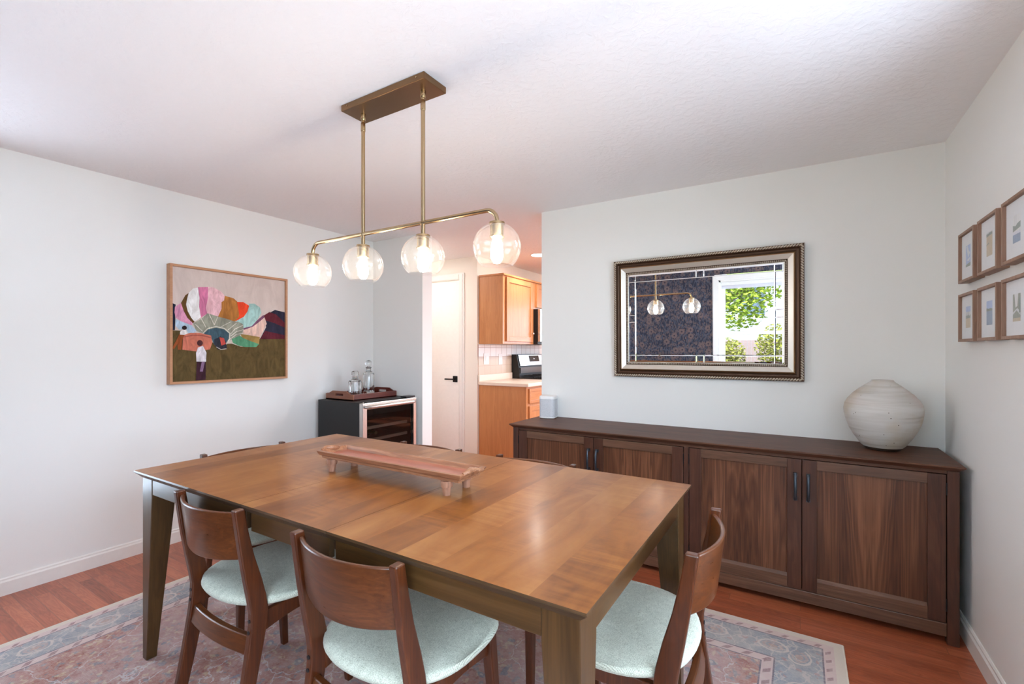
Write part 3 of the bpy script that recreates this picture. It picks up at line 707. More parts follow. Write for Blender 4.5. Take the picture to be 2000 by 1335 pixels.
for sy in (-1, 1):
    yo = sy * (td - INS - 0.002); ya, yb = min(yo, yo - sy * at), max(yo, yo - sy * at)
    for xa, xb in ((-tw + INS + LT, sA - 0.010), (sA + 0.018, sB - 0.018), (sB + 0.010, tw - INS - LT)):
        b = B(); box(b, xa, xb, ya, yb, az0, az1); mk('apron', b, m_tableapron, table, bevel=0.002)
for sx in (-1, 1):
    xo = sx * (tw - INS - 0.002); b = B()
    box(b, min(xo, xo - sx * at), max(xo, xo - sx * at), -td + INS + LT, td - INS - LT, az0, az1); mk('apron', b, wood('table_end_apron_wood' , lin(48, 31, 14), lin(80, 54, 27), lin(106, 76, 43), 'y', 1.2, 0.34, 0.2, contrast=0.8, streak=0.2) if sx == -1 else bpy.data.materials['table_end_apron_wood'], table, bevel=0.002)
for yy in (-0.22, 0.22):
    b = B(); box(b, -tw + 0.16, tw - 0.16, yy - 0.02, yy + 0.02, th - 0.075, th - 0.031); mk('extension_slide', b, m_darkcavity, table)

# ---- dining chairs
def make_chair(label, loc, rotz):
    t = thing('dining_chair', label, 'chair', loc, rotz, 'dining chairs around the table')
    prof = [(0.0, 0.755), (0.010, 0.68), (0.021, 0.60), (0.034, 0.52), (0.046, 0.455), (0.052, 0.415), (0.051, 0.375), (0.043, 0.31), (0.022, 0.18), (-0.012, 0.0),
            (0.024, 0.0), (0.066, 0.18), (0.093, 0.31), (0.104, 0.375), (0.107, 0.415), (0.102, 0.455), (0.086, 0.52), (0.062, 0.60), (0.044, 0.68), (0.031, 0.755)]
    for s in (-1, 1):
        b = B(); ribbon(b, prof[:10], prof[:9:-1], 'x', s * 0.200, s * 0.176)
        lg = mk('rear_leg', b, m_chair, t, bevel=0.004)
        for z, y in ((0.392, 0.0515), (0.357, 0.0495)):
            b = B(); lathe(b, [(0.006, y - 0.0025), (0.006, y + 0.004)], 14, s * 0.188, 0, z, axis='y')
            mk('screw_cap', b, m_blackmetal, lg)
        b = B()
        hexa(b, [(s * 0.186 + dx, 0.385 + dy, 0.425) for dx, dy in ((-.018, -.018), (.018, -.018), (.018, .018), (-.018, .018))],
                [(s * 0.205 + dx, 0.418 + dy, 0.0) for dx, dy in ((-.012, -.012), (.012, -.012), (.012, .012), (-.012, .012))])
        mk('front_leg', b, m_chair, t, bevel=0.004)
        b = B(); n = 10; lo = []; hi = []
        for i in range(n + 1):
            f = i / n; y = 0.095 + f * 0.28
            lo.append((y, 0.340 + 0.018 * math.sin(math.pi * f) + 0.006 * f)); hi.append((y, 0.405 + 0.008 * f))
        ribbon(b, lo, hi, 'x', s * 0.193, s * 0.173); mk('side_rail', b, m_chair, t, bevel=0.003)
    b = B(); box(b, -0.17, 0.17, 0.374, 0.394, 0.345, 0.412); mk('front_rail', b, m_chairback, t, bevel=0.003)
    def bowed(half, bow, zb, zt, yb_, thick, zb_mid=0.0, lean=0.0, n=16):
        b = B(); rows = []
        for i in range(n + 1):
            x = -half + 2 * half * i / n; k = 1 - (x / half) ** 2
            y = yb_ - bow * k; z0 = zb - zb_mid * k
            rows.append([b.verts.new((x, yy + lean * (zz - zt), zz)) for yy, zz in ((y, z0), (y + thick, z0), (y + thick, zt), (y, zt))])
        for p, q in zip(rows, rows[1:]):
            for j in range(4): b.faces.new([p[j], p[(j + 1) % 4], q[(j + 1) % 4], q[j]])
        b.faces.new(rows[0]); b.faces.new(rows[-1][::-1]); return b
    mk('backrest', bowed(0.1765, 0.046, 0.590, 0.742, 0.014, 0.013, 0.012, -0.13), m_chairback, t, smooth=40, bevel=0.004)
    mk('rear_stretcher', bowed(0.1765, 0.016, 0.285, 0.338, 0.058, 0.02, 0.0, 0.25), m_chairback, t, smooth=40, bevel=0.003)
    # upholstered seat pad
    b = B(); N = 56; cy = 0.25
    def outline(sc, dz=0):
        pts = []
        for i in range(N):
            a = 2 * math.pi * i / N; c, s_ = math.cos(a), math.sin(a)
            e = 2 / (2.3 if s_ < 0 else 3.4)
            x = 0.236 * math.copysign(abs(c) ** e, c); y = 0.218 * math.copysign(abs(s_) ** e, s_)
            L = math.hypot(x, y); k = (L - sc) / L
            pts.append((x * k, cy + y * k))
        return pts
    rings = []
    for inset, z in ((0.05, 0.412), (0.02, 0.414), (0.006, 0.420), (0.0, 0.431), (0.003, 0.442), (0.012, 0.451), (0.03, 0.457), (0.07, 0.461), (0.13, 0.463), (0.18, 0.464)):
        rings.append([b.verts.new((x, y, z - 0.012 * (1 - abs(2 * (y - cy) / 0.436)) * (1 if z > 0.445 else 0))) for x, y in outline(inset)])
    b.faces.new(rings[0][::-1]); b.faces.new(rings[-1])
    for p, q in zip(rings, rings[1:]):
        for i in range(N): b.faces.new([p[i], p[(i + 1) % N], q[(i + 1) % N], q[i]])
    mk('seat_pad', b, m_seat, t, smooth=70)
    return t
ch = make_chair('brown wooden chair on the near side of the table, closer to the painting wall', (-1.662, 0.765, RUG), 0)
G = 'dining chairs around the table'
dup(ch, (-0.975, 0.757, RUG), 0, 'brown wooden chair on the near long side, the one closer to the camera', G)
dup(ch, (-0.206, 1.376, RUG), R(90), 'chair at the table end nearest the sideboard, bent back turned to the right wall', G)
dup(ch, (-2.398, 1.300, RUG), R(-94), 'chair tucked under the table end facing the painting wall, only its top rail showing', G)
dup(ch, (-1.630, 1.850, RUG), R(180), 'chair behind the table in front of the wine fridge, only its top rail showing', G)
dup(ch, (-1.017, 1.858, RUG), R(180), 'chair behind the table in front of the sideboard doors, only its top rail showing', G)

# ---- serving tray on the table
sv = thing('serving_tray', 'long reddish footed wooden tray in the middle of the dining table', 'tray', (-1.302, 1.269, TH))
b = B()
def rect(hx_, hy_, z): return [b.verts.new(p) for p in ((-hx_, -hy_, z), (hx_, -hy_, z), (hx_, hy_, z), (-hx_, hy_, z))]
rs = [rect(0.350, 0.060, 0.048), rect(0.352, 0.062, 0.059), rect(0.361, 0.067, 0.0605), rect(0.370, 0.0745, 0.0775), rect(0.355, 0.0635, 0.0785), rect(0.342, 0.054, 0.062)]
b.faces.new(rs[0][::-1])
for k, (p, q) in enumerate(zip(rs, rs[1:])):
    for i in range(4): b.faces.new([p[i], p[(i + 1) % 4], q[(i + 1) % 4], q[i]])
b.faces.new(rs[-1]).material_index = 1
mk('tray_board', b, [m_tray, m_tray_floor], sv, bevel=0.0025)
for sx in (-1, 1):                       # rough carved ends
    b = B(); rr = random.Random(5 + sx)
    pts = [(sx * (0.361 + 0.006 * math.sin(k * 0.5) + rr.uniform(-0.002, 0.002)), y, 0.0765 + 0.004 * math.sin(k * 0.32) + rr.uniform(0.0, 0.001)) for k, y in enumerate([-0.052 + 0.0065 * k for k in range(17)])]
    tube(b, pts, [0.0055 + 0.0045 * math.sin(math.pi * k / 16) + rr.uniform(0, 0.0012) for k in range(17)], 10); mk('carved_end', b, m_tray, sv, smooth=50)
for sx in (-1, 1):
    for sy in (-1, 1):
        b = B(); lathe(b, [(0.0125, 0.0), (0.0155, 0.028), (0.0195, 0.029), (0.0205, 0.036), (0.0205, 0.049)], 24, sx * 0.295, sy * 0.054, 0)
        mk('foot', b, m_tray_foot, sv, smooth=30)

# ---- pendant light over the table
px, py = -1.42, 1.366
pd = thing('pendant_light', 'brass linear pendant light with four clear glass globes over the dining table', 'light', (px, py, H))
b = B(); box(b, -0.233, 0.233, -0.064, 0.064, -0.026, 0.0)
cn = mk('canopy', b, m_bronze, pd, bevel=0.002)
for xx in (-0.195, 0.195):
    b = B(); lathe(b, [(0.0035, -0.0665), (0.0035, -0.062)], 10, xx, 0, -0.012, axis='y'); mk('canopy_screw', b, m_brass, cn)
ZA = -0.539
for xx in (-0.171, 0.170):
    b = B(); tube(b, [(xx, 0, -0.05), (xx, 0, ZA - 0.05)], 0.0082, 14)
    rod = mk('rod', b, m_brass, pd, smooth=40)
    b = B(); lathe(b, [(0.0105, -0.026), (0.0105, -0.05), (0.0078, -0.054), (0.0065, -0.060), (0.0095, -0.066), (0.0098, -0.098), (0.0085, -0.102)], 18, xx, 0, 0)
    mk('swivel_collar', b, m_brass, rod, smooth=35)
b = B(); pts = []; E_, RB = 0.515, 0.045
for i in range(9):
    a = math.pi / 2 * i / 8; pts.append((-E_ + RB - RB * math.cos(a), 0, ZA - RB + RB * math.sin(a)))
pts = [(-E_, 0, ZA - 0.052)] + pts + [(-p[0], 0, p[2]) for p in pts[::-1]] + [(E_, 0, ZA - 0.052)]
tube(b, pts, 0.0082, 14); mk('arm', b, m_brass, pd, smooth=50)
for xx in (-E_, -0.171, 0.170, E_):
    b = B(); lathe(b, [(0.010, ZA - 0.046), (0.027, ZA - 0.048), (0.028, ZA - 0.055), (0.024, ZA - 0.056), (0.0235, ZA - 0.094), (0.026, ZA - 0.096), (0.026, ZA - 0.101), (0.012, ZA - 0.101)], 28, xx, 0, 0)
    mk('lamp_holder', b, m_brass, pd, smooth=35)
    b = B(); zc, rg = ZA - 0.134, 0.0845; prof = []
    for i in range(25):
        a = R(18 + (140 - 18) * i / 24); prof.append((rg * math.sin(a), zc + rg * math.cos(a)))
    open_lathe(b, prof + [(prof[-1][0] - 0.002, prof[-1][1] - 0.0005)], 48, xx, 0, 0)
    mk('globe', b, m_globe, pd, smooth=60)
    b = B(); lathe(b, [(0.009, ZA - 0.10), (0.013, ZA - 0.108), (0.019, ZA - 0.125), (0.0225, ZA - 0.150), (0.021, ZA - 0.175), (0.012, ZA - 0.190), (0.0, ZA - 0.193)], 20, xx, 0, 0)
    mk('bulb', b, m_bulb, pd, smooth=60)

# ---- sideboard
sb = thing('sideboard', 'long dark walnut sideboard with four panelled doors under the mirror', 'sideboard', (-0.532, 2.637, 0.0))
SX = 1.1196; yF, yBk = 0.028, 0.468; HX = 1.104
b = B()
o0, o1 = [(-SX, 0.0), (SX, 0.0), (SX, yBk), (-SX, yBk)], [(-SX + .02, .02), (SX - .02, .02), (SX - .02, yBk), (-SX + .02, yBk)]
hexa(b, [(x, y, 0.760) for x, y in o0], [(x, y, 0.7667) for x, y in o0]); hexa(b, [(x, y, 0.743) for x, y in o1], [(x, y, 0.760) for x, y in o0])
mk('top', b, m_walnut_h, sb, bevel=0.003)
for sx in (-1, 1):
    for ya, yb in ((yF, yF + 0.04), (yBk - 0.045, yBk - 0.005)):
        b = B(); box(b, min(sx * HX, sx * (HX - 0.04)), max(sx * HX, sx * (HX - 0.04)), ya, yb, 0, 0.743); mk('leg', b, m_walnut_v, sb, bevel=0.003)
    b = B(); box(b, min(sx * (HX - 0.008), sx * (HX - 0.028)), max(sx * (HX - 0.008), sx * (HX - 0.028)), yF + 0.04, yBk - 0.045, 0.05, 0.743); mk('side_panel', b, m_walnut_v, sb)
b = B(); box(b, -HX + 0.04, HX - 0.04, yF + 0.002, yF + 0.03, 0.033, 0.090); mk('bottom_rail', b, m_walnut_rail, sb, bevel=0.003)
b = B(); box(b, -HX + 0.04, HX - 0.04, yF + 0.006, yF + 0.03, 0.728, 0.743); mk('top_rail', b, m_walnut_h, sb)
b = B(); box(b, -0.013 + 0.0025, 0.013 + 0.0025, yF + 0.001, yF + 0.03, 0.090, 0.728); mk('centre_stile', b, m_walnut_v, sb, bevel=0.002)
b = B(); box(b, -HX + 0.03, HX - 0.03, yF + 0.03, yBk - 0.01, 0.06, 0.74); mk('cabinet_body', b, m_darkcavity, sb)
cxs = -0.532
for xa, xb, hside in ((-1.591, -1.0685, 1), (-1.0655, -0.5455, -1), (-0.5135, 0.0045, 1), (0.0075, 0.5285, -1)):
    xm, w = (xa + xb) / 2 - cxs, (xb - xa) / 2; zb_, zt_ = 0.0935, 0.725; zc = (zb_ + zt_) / 2; hh = (zt_ - zb_) / 2
    b = B(); box(b, -w, w, 0.012, 0.024, -hh, hh)
    dr = mk('door', b, m_walnut_panel, sb, loc=(xm, yF, zc))
    for s in (-1, 1):
        b = B(); box(b, min(s * w, s * (w - 0.06)), max(s * w, s * (w - 0.06)), 0.0, 0.024, -hh, hh); mk('stile', b, m_walnut_v, dr, bevel=0.0015)
    b = B(); box(b, -w + 0.06, w - 0.06, 0.0, 0.024, hh - 0.045, hh); mk('upper_rail', b, m_walnut_rail, dr, bevel=0.0015)
    b = B(); q = w - 0.06
    prism(b, [(0.0, -hh), (0.024, -hh), (0.024, -hh + 0.066), (0.012, -hh + 0.066), (0.0, -hh + 0.053)], 'x', -q, q); mk('lower_rail', b, m_walnut_rail, dr)
    hxp = hside * (w - 0.025)
    b = B()
    for z in (0.243, 0.128):
        box(b, hxp - 0.008, hxp + 0.008, -0.022, 0.0, z - 0.008 - (zc - 0.409), z + 0.008 - (zc - 0.409))
    tube(b, [(hxp, -0.016, 0.250), (hxp, -0.026, 0.236), (hxp, -0.031, 0.21), (hxp, -0.032, 0.185), (hxp, -0.031, 0.16), (hxp, -0.026, 0.135), (hxp, -0.016, 0.121)], [0.0055, 0.0062, 0.007, 0.0072, 0.007, 0.0062, 0.0055], 10)
    mk('handle', b, m_pull, dr, smooth=50)
    for z in (0.255, -0.24):
        b = B(); box(b, min(-hside * w, -hside * (w + 0.0035)), max(-hside * w, -hside * (w + 0.0035)), -0.003, 0.01, z - 0.027, z + 0.027)
        mk('hinge', b, m_blackmetal, dr)

# ---- vase and speaker on the sideboard
b = B()
vp = [(0.0, 0.0), (0.060, 0.0), (0.070, 0.005), (0.090, 0.026), (0.116, 0.066), (0.134, 0.100), (0.147, 0.136), (0.155, 0.175), (0.1565, 0.200), (0.153, 0.222), (0.141, 0.247), (0.121, 0.272), (0.094, 0.297), (0.068, 0.318), (0.050, 0.332), (0.044, 0.338), (0.043, 0.342),
      (0.038, 0.340), (0.038, 0.330), (0.07, 0.305), (0.115, 0.25), (0.13, 0.18), (0.08, 0.04), (0.0, 0.03)]
sub = []
for (r0, z0), (r1, z1) in zip(vp, vp[1:]): sub += [(r0, z0), ((r0 + r1) / 2, (z0 + z1) / 2)]
lathe(b, sub + [vp[-1]], 72, rib=lambda a, z: 1 + 0.006 * math.sin(2 * a + 9 * z) + 0.003 * math.sin(60 * z + a))
for f in b.faces:
    if max(v.co.z for v in f.verts) < 0.018: f.material_index = 1
va = mk('vase', b, [m_vase, m_vasefoot], loc=(0.345, 2.925, 0.7667), smooth=80)
tag(va, 'large round pale stoneware vase on the right end of the sideboard', 'vase')
sp = thing('speaker', 'small white smart speaker on the left end of the sideboard', 'speaker', (-1.555, 3.025, 0.7667), R(12))
def rsq(r, z, e=4.5, n=48, bmx=None):
    out = []
    for i in range(n):
        a = 2 * math.pi * i / n; c, s_ = math.cos(a), math.sin(a)
        out.append(bmx.verts.new((r * math.copysign(abs(c) ** (2 / e), c), r * math.copysign(abs(s_) ** (2 / e), s_), z)))
    return out
def stack(levels, e=4.5):
    bb = B(); rg_ = [rsq(r, z, e, 48, bb) for r, z in levels]
    bb.faces.new(rg_[0][::-1]); bb.faces.new(rg_[-1])
    for p, q in zip(rg_, rg_[1:]):
        for i in range(48): bb.faces.new([p[i], p[(i + 1) % 48], q[(i + 1) % 48], q[i]])
    return bb
mk('speaker_base', stack([(0.052, 0.0), (0.056, 0.002), (0.0595, 0.006), (0.0595, 0.012)]), m_white, sp, smooth=40)
mk('speaker_grille', stack([(0.0585, 0.012), (0.0585, 0.139)]), m_grille, sp, smooth=40)
mk('speaker_top', stack([(0.0595, 0.139), (0.0595, 0.152), (0.0575, 0.158), (0.053, 0.161), (0.045, 0.1605)]), m_white, sp, smooth=40)

# ---- mirror above the sideboard
mr = thing('wall_mirror', 'wide mirror with grooved border panes in an antique silver and gold frame above the sideboard', 'mirror', (-0.531, YS - 0.003, 1.079))
mr.rotation_euler = (0.0188, 0, 0)       # hung on a wire, top leaning slightly forward
MW, MH = 0.5505, 0.388
mrz = MH
b = B()
frame_sweep(b, MW, MH, [(0, 0), (0, 0.020), (0.003, 0.025), (0.018, 0.026), (0.022, 0.022), (0.026, 0.013), (0.034, 0.010), (0.042, 0.013), (0.047, 0.020), (0.052, 0.022), (0.056, 0.020), (0.080, 0.009), (0.0815, 0.004), (0.0945, 0.004), (0.0945, 0.010), (0.098, 0.009), (0.098, 0.001)],
            [2, 2, 2, 2, 2, 2, 2, 0, 0, 1, 1, 2, 2, 2, 1, 1], cz=mrz)
mk('mirror_frame', b, [m_goldframe, m_silver, m_darkgold], mr)
def bead_run(inset, hgt, spacing, rad, twist):
    bb = B(); a_, c_ = MW - inset, MH - inset
    for p, q in (((-a_, -c_), (a_, -c_)), ((a_, -c_), (a_, c_)), ((a_, c_), (-a_, c_)), ((-a_, c_), (-a_, -c_))):
        L = math.hypot(q[0] - p[0], q[1] - p[1]); n = int(L / spacing); ux_, uz_ = (q[0] - p[0]) / L, (q[1] - p[1]) / L
        for i in range(n):
            f = (i + 0.5) / n * L; x, z = p[0] + ux_ * f, p[1] + uz_ * f
            nx, nz = -uz_, ux_
            tx, tz = (ux_ + twist * nx), (uz_ + twist * nz); l_ = math.hypot(tx, tz); tx, tz = tx / l_, tz / l_
            la, lb = rad[0], rad[1]; vs = []
            seg_, rn = 8, 4
            top_ = bb.verts.new((x + tx * la, -hgt, mrz + z + tz * la)); bot_ = bb.verts.new((x - tx * la, -hgt, mrz + z - tz * la))
            for j in range(1, rn):
                u_ = math.pi * j / rn; row = []
                for k in range(seg_):
                    w_ = 2 * math.pi * k / seg_
                    al, ac, ay = la * math.cos(u_), lb * math.sin(u_) * math.cos(w_), lb * math.sin(u_) * math.sin(w_)
                    row.append(bb.verts.new((x + tx * al - tz * ac, -hgt - ay, mrz + z + tz * al + tx * ac)))
                vs.append(row)
            for k in range(seg_):
                bb.faces.new([top_, vs[0][k], vs[0][(k + 1) % seg_]]); bb.faces.new([bot_, vs[-1][(k + 1) % seg_], vs[-1][k]])
                for r1_, r2_ in zip(vs, vs[1:]): bb.faces.new([r1_[k], r2_[k], r2_[(k + 1) % seg_], r1_[(k + 1) % seg_]])
    return bb
mk('rope_moulding', bead_run(0.010, 0.0255, 0.0150, (0.0115, 0.0050), 0.75), m_rope, mr, smooth=60)
mk('beaded_moulding', bead_run(0.0880, 0.0070, 0.0105, (0.0046, 0.0046), 0.0), m_rope, mr, smooth=60)
# bevelled glass: a height field with V grooves
b = B(); gw, gh = MW - 0.098, MH - 0.098
def breaks(hw, g):
    e = [-hw, -hw + 0.010]
    for c in (-hw + g, -0.0225, 0.0225, hw - g): e += [c - 0.0042, c, c + 0.0042]
    return e + [hw - 0.010, hw]
bx_, bz_ = breaks(gw, 0.046), breaks(gh, 0.046)
def gh_(i, j):
    x, z = bx_[i], bz_[j]; dep = 0.0
    if i in (0, len(bx_) - 1) or j in (0, len(bz_) - 1): return 0.0012
    if i in (3, 12) or j in (3, 12): dep = 0.0009
    if i in (6, 9) and (j <= 2 or j >= 13): dep = 0.0012
    if j in (6, 9) and (i <= 2 or i >= 13): dep = 0.0012
    return dep
vv = [[b.verts.new((bx_[i], -0.0075 + gh_(i, j), mrz + bz_[j])) for j in range(len(bz_))] for i in range(len(bx_))]
for i in range(len(bx_) - 1):
    for j in range(len(bz_) - 1): b.faces.new([vv[i][j], vv[i + 1][j], vv[i + 1][j + 1], vv[i][j + 1]])
mk('mirror_glass', b, m_mirror, mr)

# ---- painting on the left wall
PAINT = [
    ('grass', (86, 70, 38), [(0, 0.447), (0.085, 0.444), (0.345, 0.333), (0.48, 0.337), (0.561, 0.309), (0.687, 0.307), (0.746, 0.39), (1, 0.395), (1, 0), (0, 0)]),
    ('navy', (28, 30, 48), [(0.001, 0.682), (0.028, 0.67), (0.02, 0.622), (0.025, 0.555), (0.022, 0.449), (0, 0.447)]),
    ('navy', (38, 38, 56), [(0.839, 0.655), (0.896, 0.69), (1.0, 0.673), (1.0, 0.395), (0.746, 0.388), (0.806, 0.508), (0.777, 0.617)]),
    ('maroon', (92, 30, 42), [(0.774, 0.619), (0.839, 0.664), (0.908, 0.644), (0.999, 0.564), (1.0, 0.512), (0.886, 0.555), (0.795, 0.576)]),
    ('maroon', (84, 26, 38), [(0.796, 0.469), (0.887, 0.453), (1, 0.431), (1.0, 0.392), (0.741, 0.385)]),
    ('sky blue', (166, 188, 206), [(0.025, 0.546), (0.063, 0.529), (0.144, 0.5), (0.189, 0.446), (0.154, 0.422), (0.111, 0.42), (0.093, 0.463), (0.051, 0.452), (0.024, 0.489)]),
    ('mauve', (206, 142, 170), [(0.022, 0.65), (0.066, 0.688), (0.087, 0.627), (0.113, 0.571), (0.157, 0.523), (0.149, 0.495), (0.067, 0.527), (0.028, 0.556), (0.018, 0.603)]),
    ('brown', (92, 64, 28), [(0.066, 0.688), (0.099, 0.759), (0.126, 0.783), (0.114, 0.727), (0.105, 0.677), (0.119, 0.62), (0.145, 0.564), (0.174, 0.53), (0.157, 0.515), (0.114, 0.561), (0.087, 0.618)]),
    ('chalk white', (228, 226, 222), [(0.124, 0.781), (0.158, 0.825), (0.2, 0.839), (0.211, 0.746), (0.208, 0.667), (0.227, 0.577), (0.17, 0.529), (0.144, 0.563), (0.117, 0.62), (0.105, 0.677), (0.112, 0.726)]),
    ('magenta', (194, 112, 146), [(0.196, 0.842), (0.281, 0.853), (0.278, 0.743), (0.262, 0.662), (0.272, 0.61), (0.221, 0.567), (0.206, 0.667), (0.209, 0.746)]),
    ('pale pink', (228, 176, 182), [(0.278, 0.854), (0.321, 0.855), (0.388, 0.822), (0.421, 0.784), (0.414, 0.742), (0.391, 0.722), (0.393, 0.663), (0.361, 0.578), (0.324, 0.599), (0.27, 0.61), (0.26, 0.661), (0.276, 0.743)]),
    ('ochre', (166, 108, 50), [(0.419, 0.787), (0.496, 0.771), (0.529, 0.743), (0.545, 0.654), (0.55, 0.596), (0.5, 0.543), (0.429, 0.568), (0.358, 0.58), (0.391, 0.662), (0.39, 0.724), (0.413, 0.742)]),
    ('red', (232, 68, 36), [(0.527, 0.739), (0.583, 0.743), (0.641, 0.711), (0.628, 0.655), (0.592, 0.597), (0.504, 0.544), (0.547, 0.599), (0.542, 0.654)]),
    ('pale teal', (152, 188, 182), [(0.635, 0.732), (0.689, 0.737), (0.743, 0.703), (0.758, 0.649), (0.719, 0.578), (0.666, 0.51), (0.585, 0.484), (0.578, 0.529), (0.539, 0.546), (0.504, 0.546), (0.589, 0.599), (0.625, 0.655), (0.639, 0.71)]),
    ('plum', (112, 72, 98), [(0.777, 0.629), (0.791, 0.607), (0.742, 0.558), (0.675, 0.505), (0.589, 0.469), (0.586, 0.489), (0.664, 0.512), (0.712, 0.569)]),
    ('shell pink', (214, 180, 166), [(0.789, 0.607), (0.811, 0.542), (0.781, 0.485), (0.741, 0.404), (0.644, 0.422), (0.577, 0.436), (0.591, 0.472), (0.675, 0.507), (0.739, 0.56)]),
    ('olive tan', (150, 122, 68), [(0.56, 0.432), (0.644, 0.421), (0.742, 0.406), (0.733, 0.332), (0.634, 0.368), (0.571, 0.393)]),
    ('sea green', (82, 142, 108), [(0.478, 0.38), (0.55, 0.418), (0.581, 0.393), (0.644, 0.367), (0.733, 0.335), (0.706, 0.305), (0.603, 0.305), (0.541, 0.318), (0.49, 0.344)]),
    ('grey green', (140, 141, 126), [(0.156, 0.513), (0.223, 0.557), (0.273, 0.612), (0.324, 0.598), (0.38, 0.582), (0.429, 0.572), (0.508, 0.548), (0.539, 0.548), (0.582, 0.527), (0.586, 0.487), (0.576, 0.438), (0.55, 0.414), (0.48, 0.38), (0.441, 0.355), (0.307, 0.413), (0.234, 0.428), (0.184, 0.446)]),
    ('light line', (200, 196, 184), [(0.221, 0.555), (0.258, 0.48), (0.263, 0.483), (0.226, 0.558)]),
    ('light line', (200, 196, 184), [(0.284, 0.602), (0.327, 0.506), (0.332, 0.508), (0.289, 0.605)]),
    ('light line', (200, 196, 184), [(0.354, 0.581), (0.327, 0.511), (0.332, 0.509), (0.359, 0.579)]),
    ('light line', (200, 196, 184), [(0.173, 0.504), (0.231, 0.443), (0.235, 0.447), (0.177, 0.509)]),
    ('light line', (200, 196, 184), [(0.467, 0.546), (0.371, 0.487), (0.373, 0.482), (0.47, 0.541)]),
    ('light line', (200, 196, 184), [(0.522, 0.539), (0.443, 0.467), (0.446, 0.462), (0.525, 0.534)]),
    ('light line', (200, 196, 184), [(0.579, 0.519), (0.507, 0.48), (0.467, 0.431), (0.472, 0.427), (0.511, 0.475), (0.581, 0.513)]),
    ('light line', (200, 196, 184), [(0.582, 0.477), (0.518, 0.455), (0.47, 0.411), (0.474, 0.406), (0.521, 0.449), (0.583, 0.471)]),
    ('light line', (200, 196, 184), [(0.575, 0.441), (0.518, 0.428), (0.458, 0.379), (0.462, 0.374), (0.521, 0.423), (0.576, 0.435)]),
    ('deep teal', (58, 84, 96), [(0.243, 0.426), (0.279, 0.464), (0.343, 0.482), (0.41, 0.47), (0.454, 0.434), (0.452, 0.387), (0.426, 0.334), (0.383, 0.311), (0.326, 0.325), (0.302, 0.392)]),
    ('light line', (206, 202, 190), [(0.236, 0.422), (0.276, 0.468), (0.343, 0.489), (0.413, 0.474), (0.458, 0.432), (0.456, 0.383), (0.428, 0.332), (0.435, 0.327), (0.464, 0.38), (0.466, 0.436), (0.417, 0.483), (0.343, 0.498), (0.272, 0.476), (0.231, 0.428)]),
    ('basket', (186, 108, 88), [(0.081, 0.408), (0.136, 0.428), (0.216, 0.429), (0.302, 0.408), (0.311, 0.342), (0.292, 0.281), (0.182, 0.263), (0.075, 0.278)]),
    ('basket shade', (150, 78, 66), [(0.091, 0.386), (0.154, 0.403), (0.224, 0.403), (0.297, 0.385), (0.299, 0.395), (0.225, 0.413), (0.154, 0.412), (0.089, 0.395)]),
    ('trousers brown', (140, 72, 34), [(0.054, 0.418), (0.091, 0.407), (0.075, 0.366), (0.067, 0.277), (0.041, 0.276), (0.038, 0.329), (0.012, 0.281), (0, 0.296), (0.037, 0.375)]),
    ('shirt white', (214, 208, 206), [(0.058, 0.435), (0.097, 0.473), (0.121, 0.424), (0.09, 0.408), (0.057, 0.41)]),
    ('dark hair', (40, 28, 30), [(0.109, 0.472), (0.107, 0.462), (0.1, 0.455), (0.091, 0.452), (0.081, 0.454), (0.075, 0.461), (0.072, 0.47), (0.074, 0.48), (0.081, 0.487), (0.09, 0.49), (0.1, 0.488), (0.107, 0.481)]),
    ('shirt grey', (208, 204, 210), [(0.195, 0.298), (0.235, 0.313), (0.263, 0.251), (0.26, 0.168), (0.183, 0.171), (0.18, 0.251)]),
    ('trousers plum', (54, 26, 38), [(0.186, 0.172), (0.258, 0.166), (0.256, 0.005), (0.179, 0.003)]),
    ('lilac stripe', (132, 104, 134), [(0.225, 0.167), (0.25, 0.166), (0.233, 0.08), (0.209, 0.081)]),
    ('dark head', (70, 36, 38), [(0.234, 0.339), (0.231, 0.325), (0.222, 0.314), (0.211, 0.31), (0.199, 0.314), (0.19, 0.324), (0.187, 0.338), (0.19, 0.352), (0.198, 0.362), (0.21, 0.366), (0.222, 0.362), (0.23, 0.352)]),
    ('engine dark', (40, 42, 52), [(0.326, 0.373), (0.382, 0.403), (0.423, 0.365), (0.437, 0.285), (0.36, 0.279), (0.326, 0.332)]),
    ('engine red', (176, 70, 62), [(0.371, 0.395), (0.409, 0.388), (0.426, 0.332), (0.388, 0.317)]),
    ('engine pale', (170, 166, 160), [(0.344, 0.301), (0.383, 0.277), (0.432, 0.284), (0.431, 0.291), (0.384, 0.284), (0.347, 0.307)]),
]

pt = thing('painting', 'framed painting of a collapsed striped balloon on a field, hung on the left wall', 'painting', (XL + 0.001, 1.797, 1.424), R(90))
PW, PH = 0.403, 0.389
b = B(); frame_sweep(b, PW, PH, [(0, 0), (0, 0.048), (0.0155, 0.048), (0.0155, 0.030), (0.020, 0.030), (0.020, 0.0)]); mk('painting_frame', b, m_paintframe, pt, bevel=0.0015)
b = B(); cw_, ch_ = PW - 0.0165, PH - 0.0165
mats = [painted('pink_grey_sky', lin(202, 186, 177), lin(216, 201, 192), 12.0)]; names = {}
box(b, -cw_, cw_, -0.034, -0.010, -ch_, ch_)
for k, (nm, col, pts) in enumerate(PAINT):
    key = (nm, col)
    if key not in names:
        names[key] = len(mats); mats.append(painted(nm.replace(' ', '_'), lin(*[q * 0.92 for q in col]), lin(*[min(255, q * 1.18 + 5) for q in col]), 22.0))
    f = b.faces.new([b.verts.new(((u - 0.5) * 2 * cw_, -0.0342 - 0.00012 * k, (v - 0.5) * 2 * ch_)) for u, v in pts]); f.material_index = names[key]
    f.normal_update()
    if f.normal.y > 0: f.normal_flip()
    bmesh.ops.triangulate(b, faces=[f])
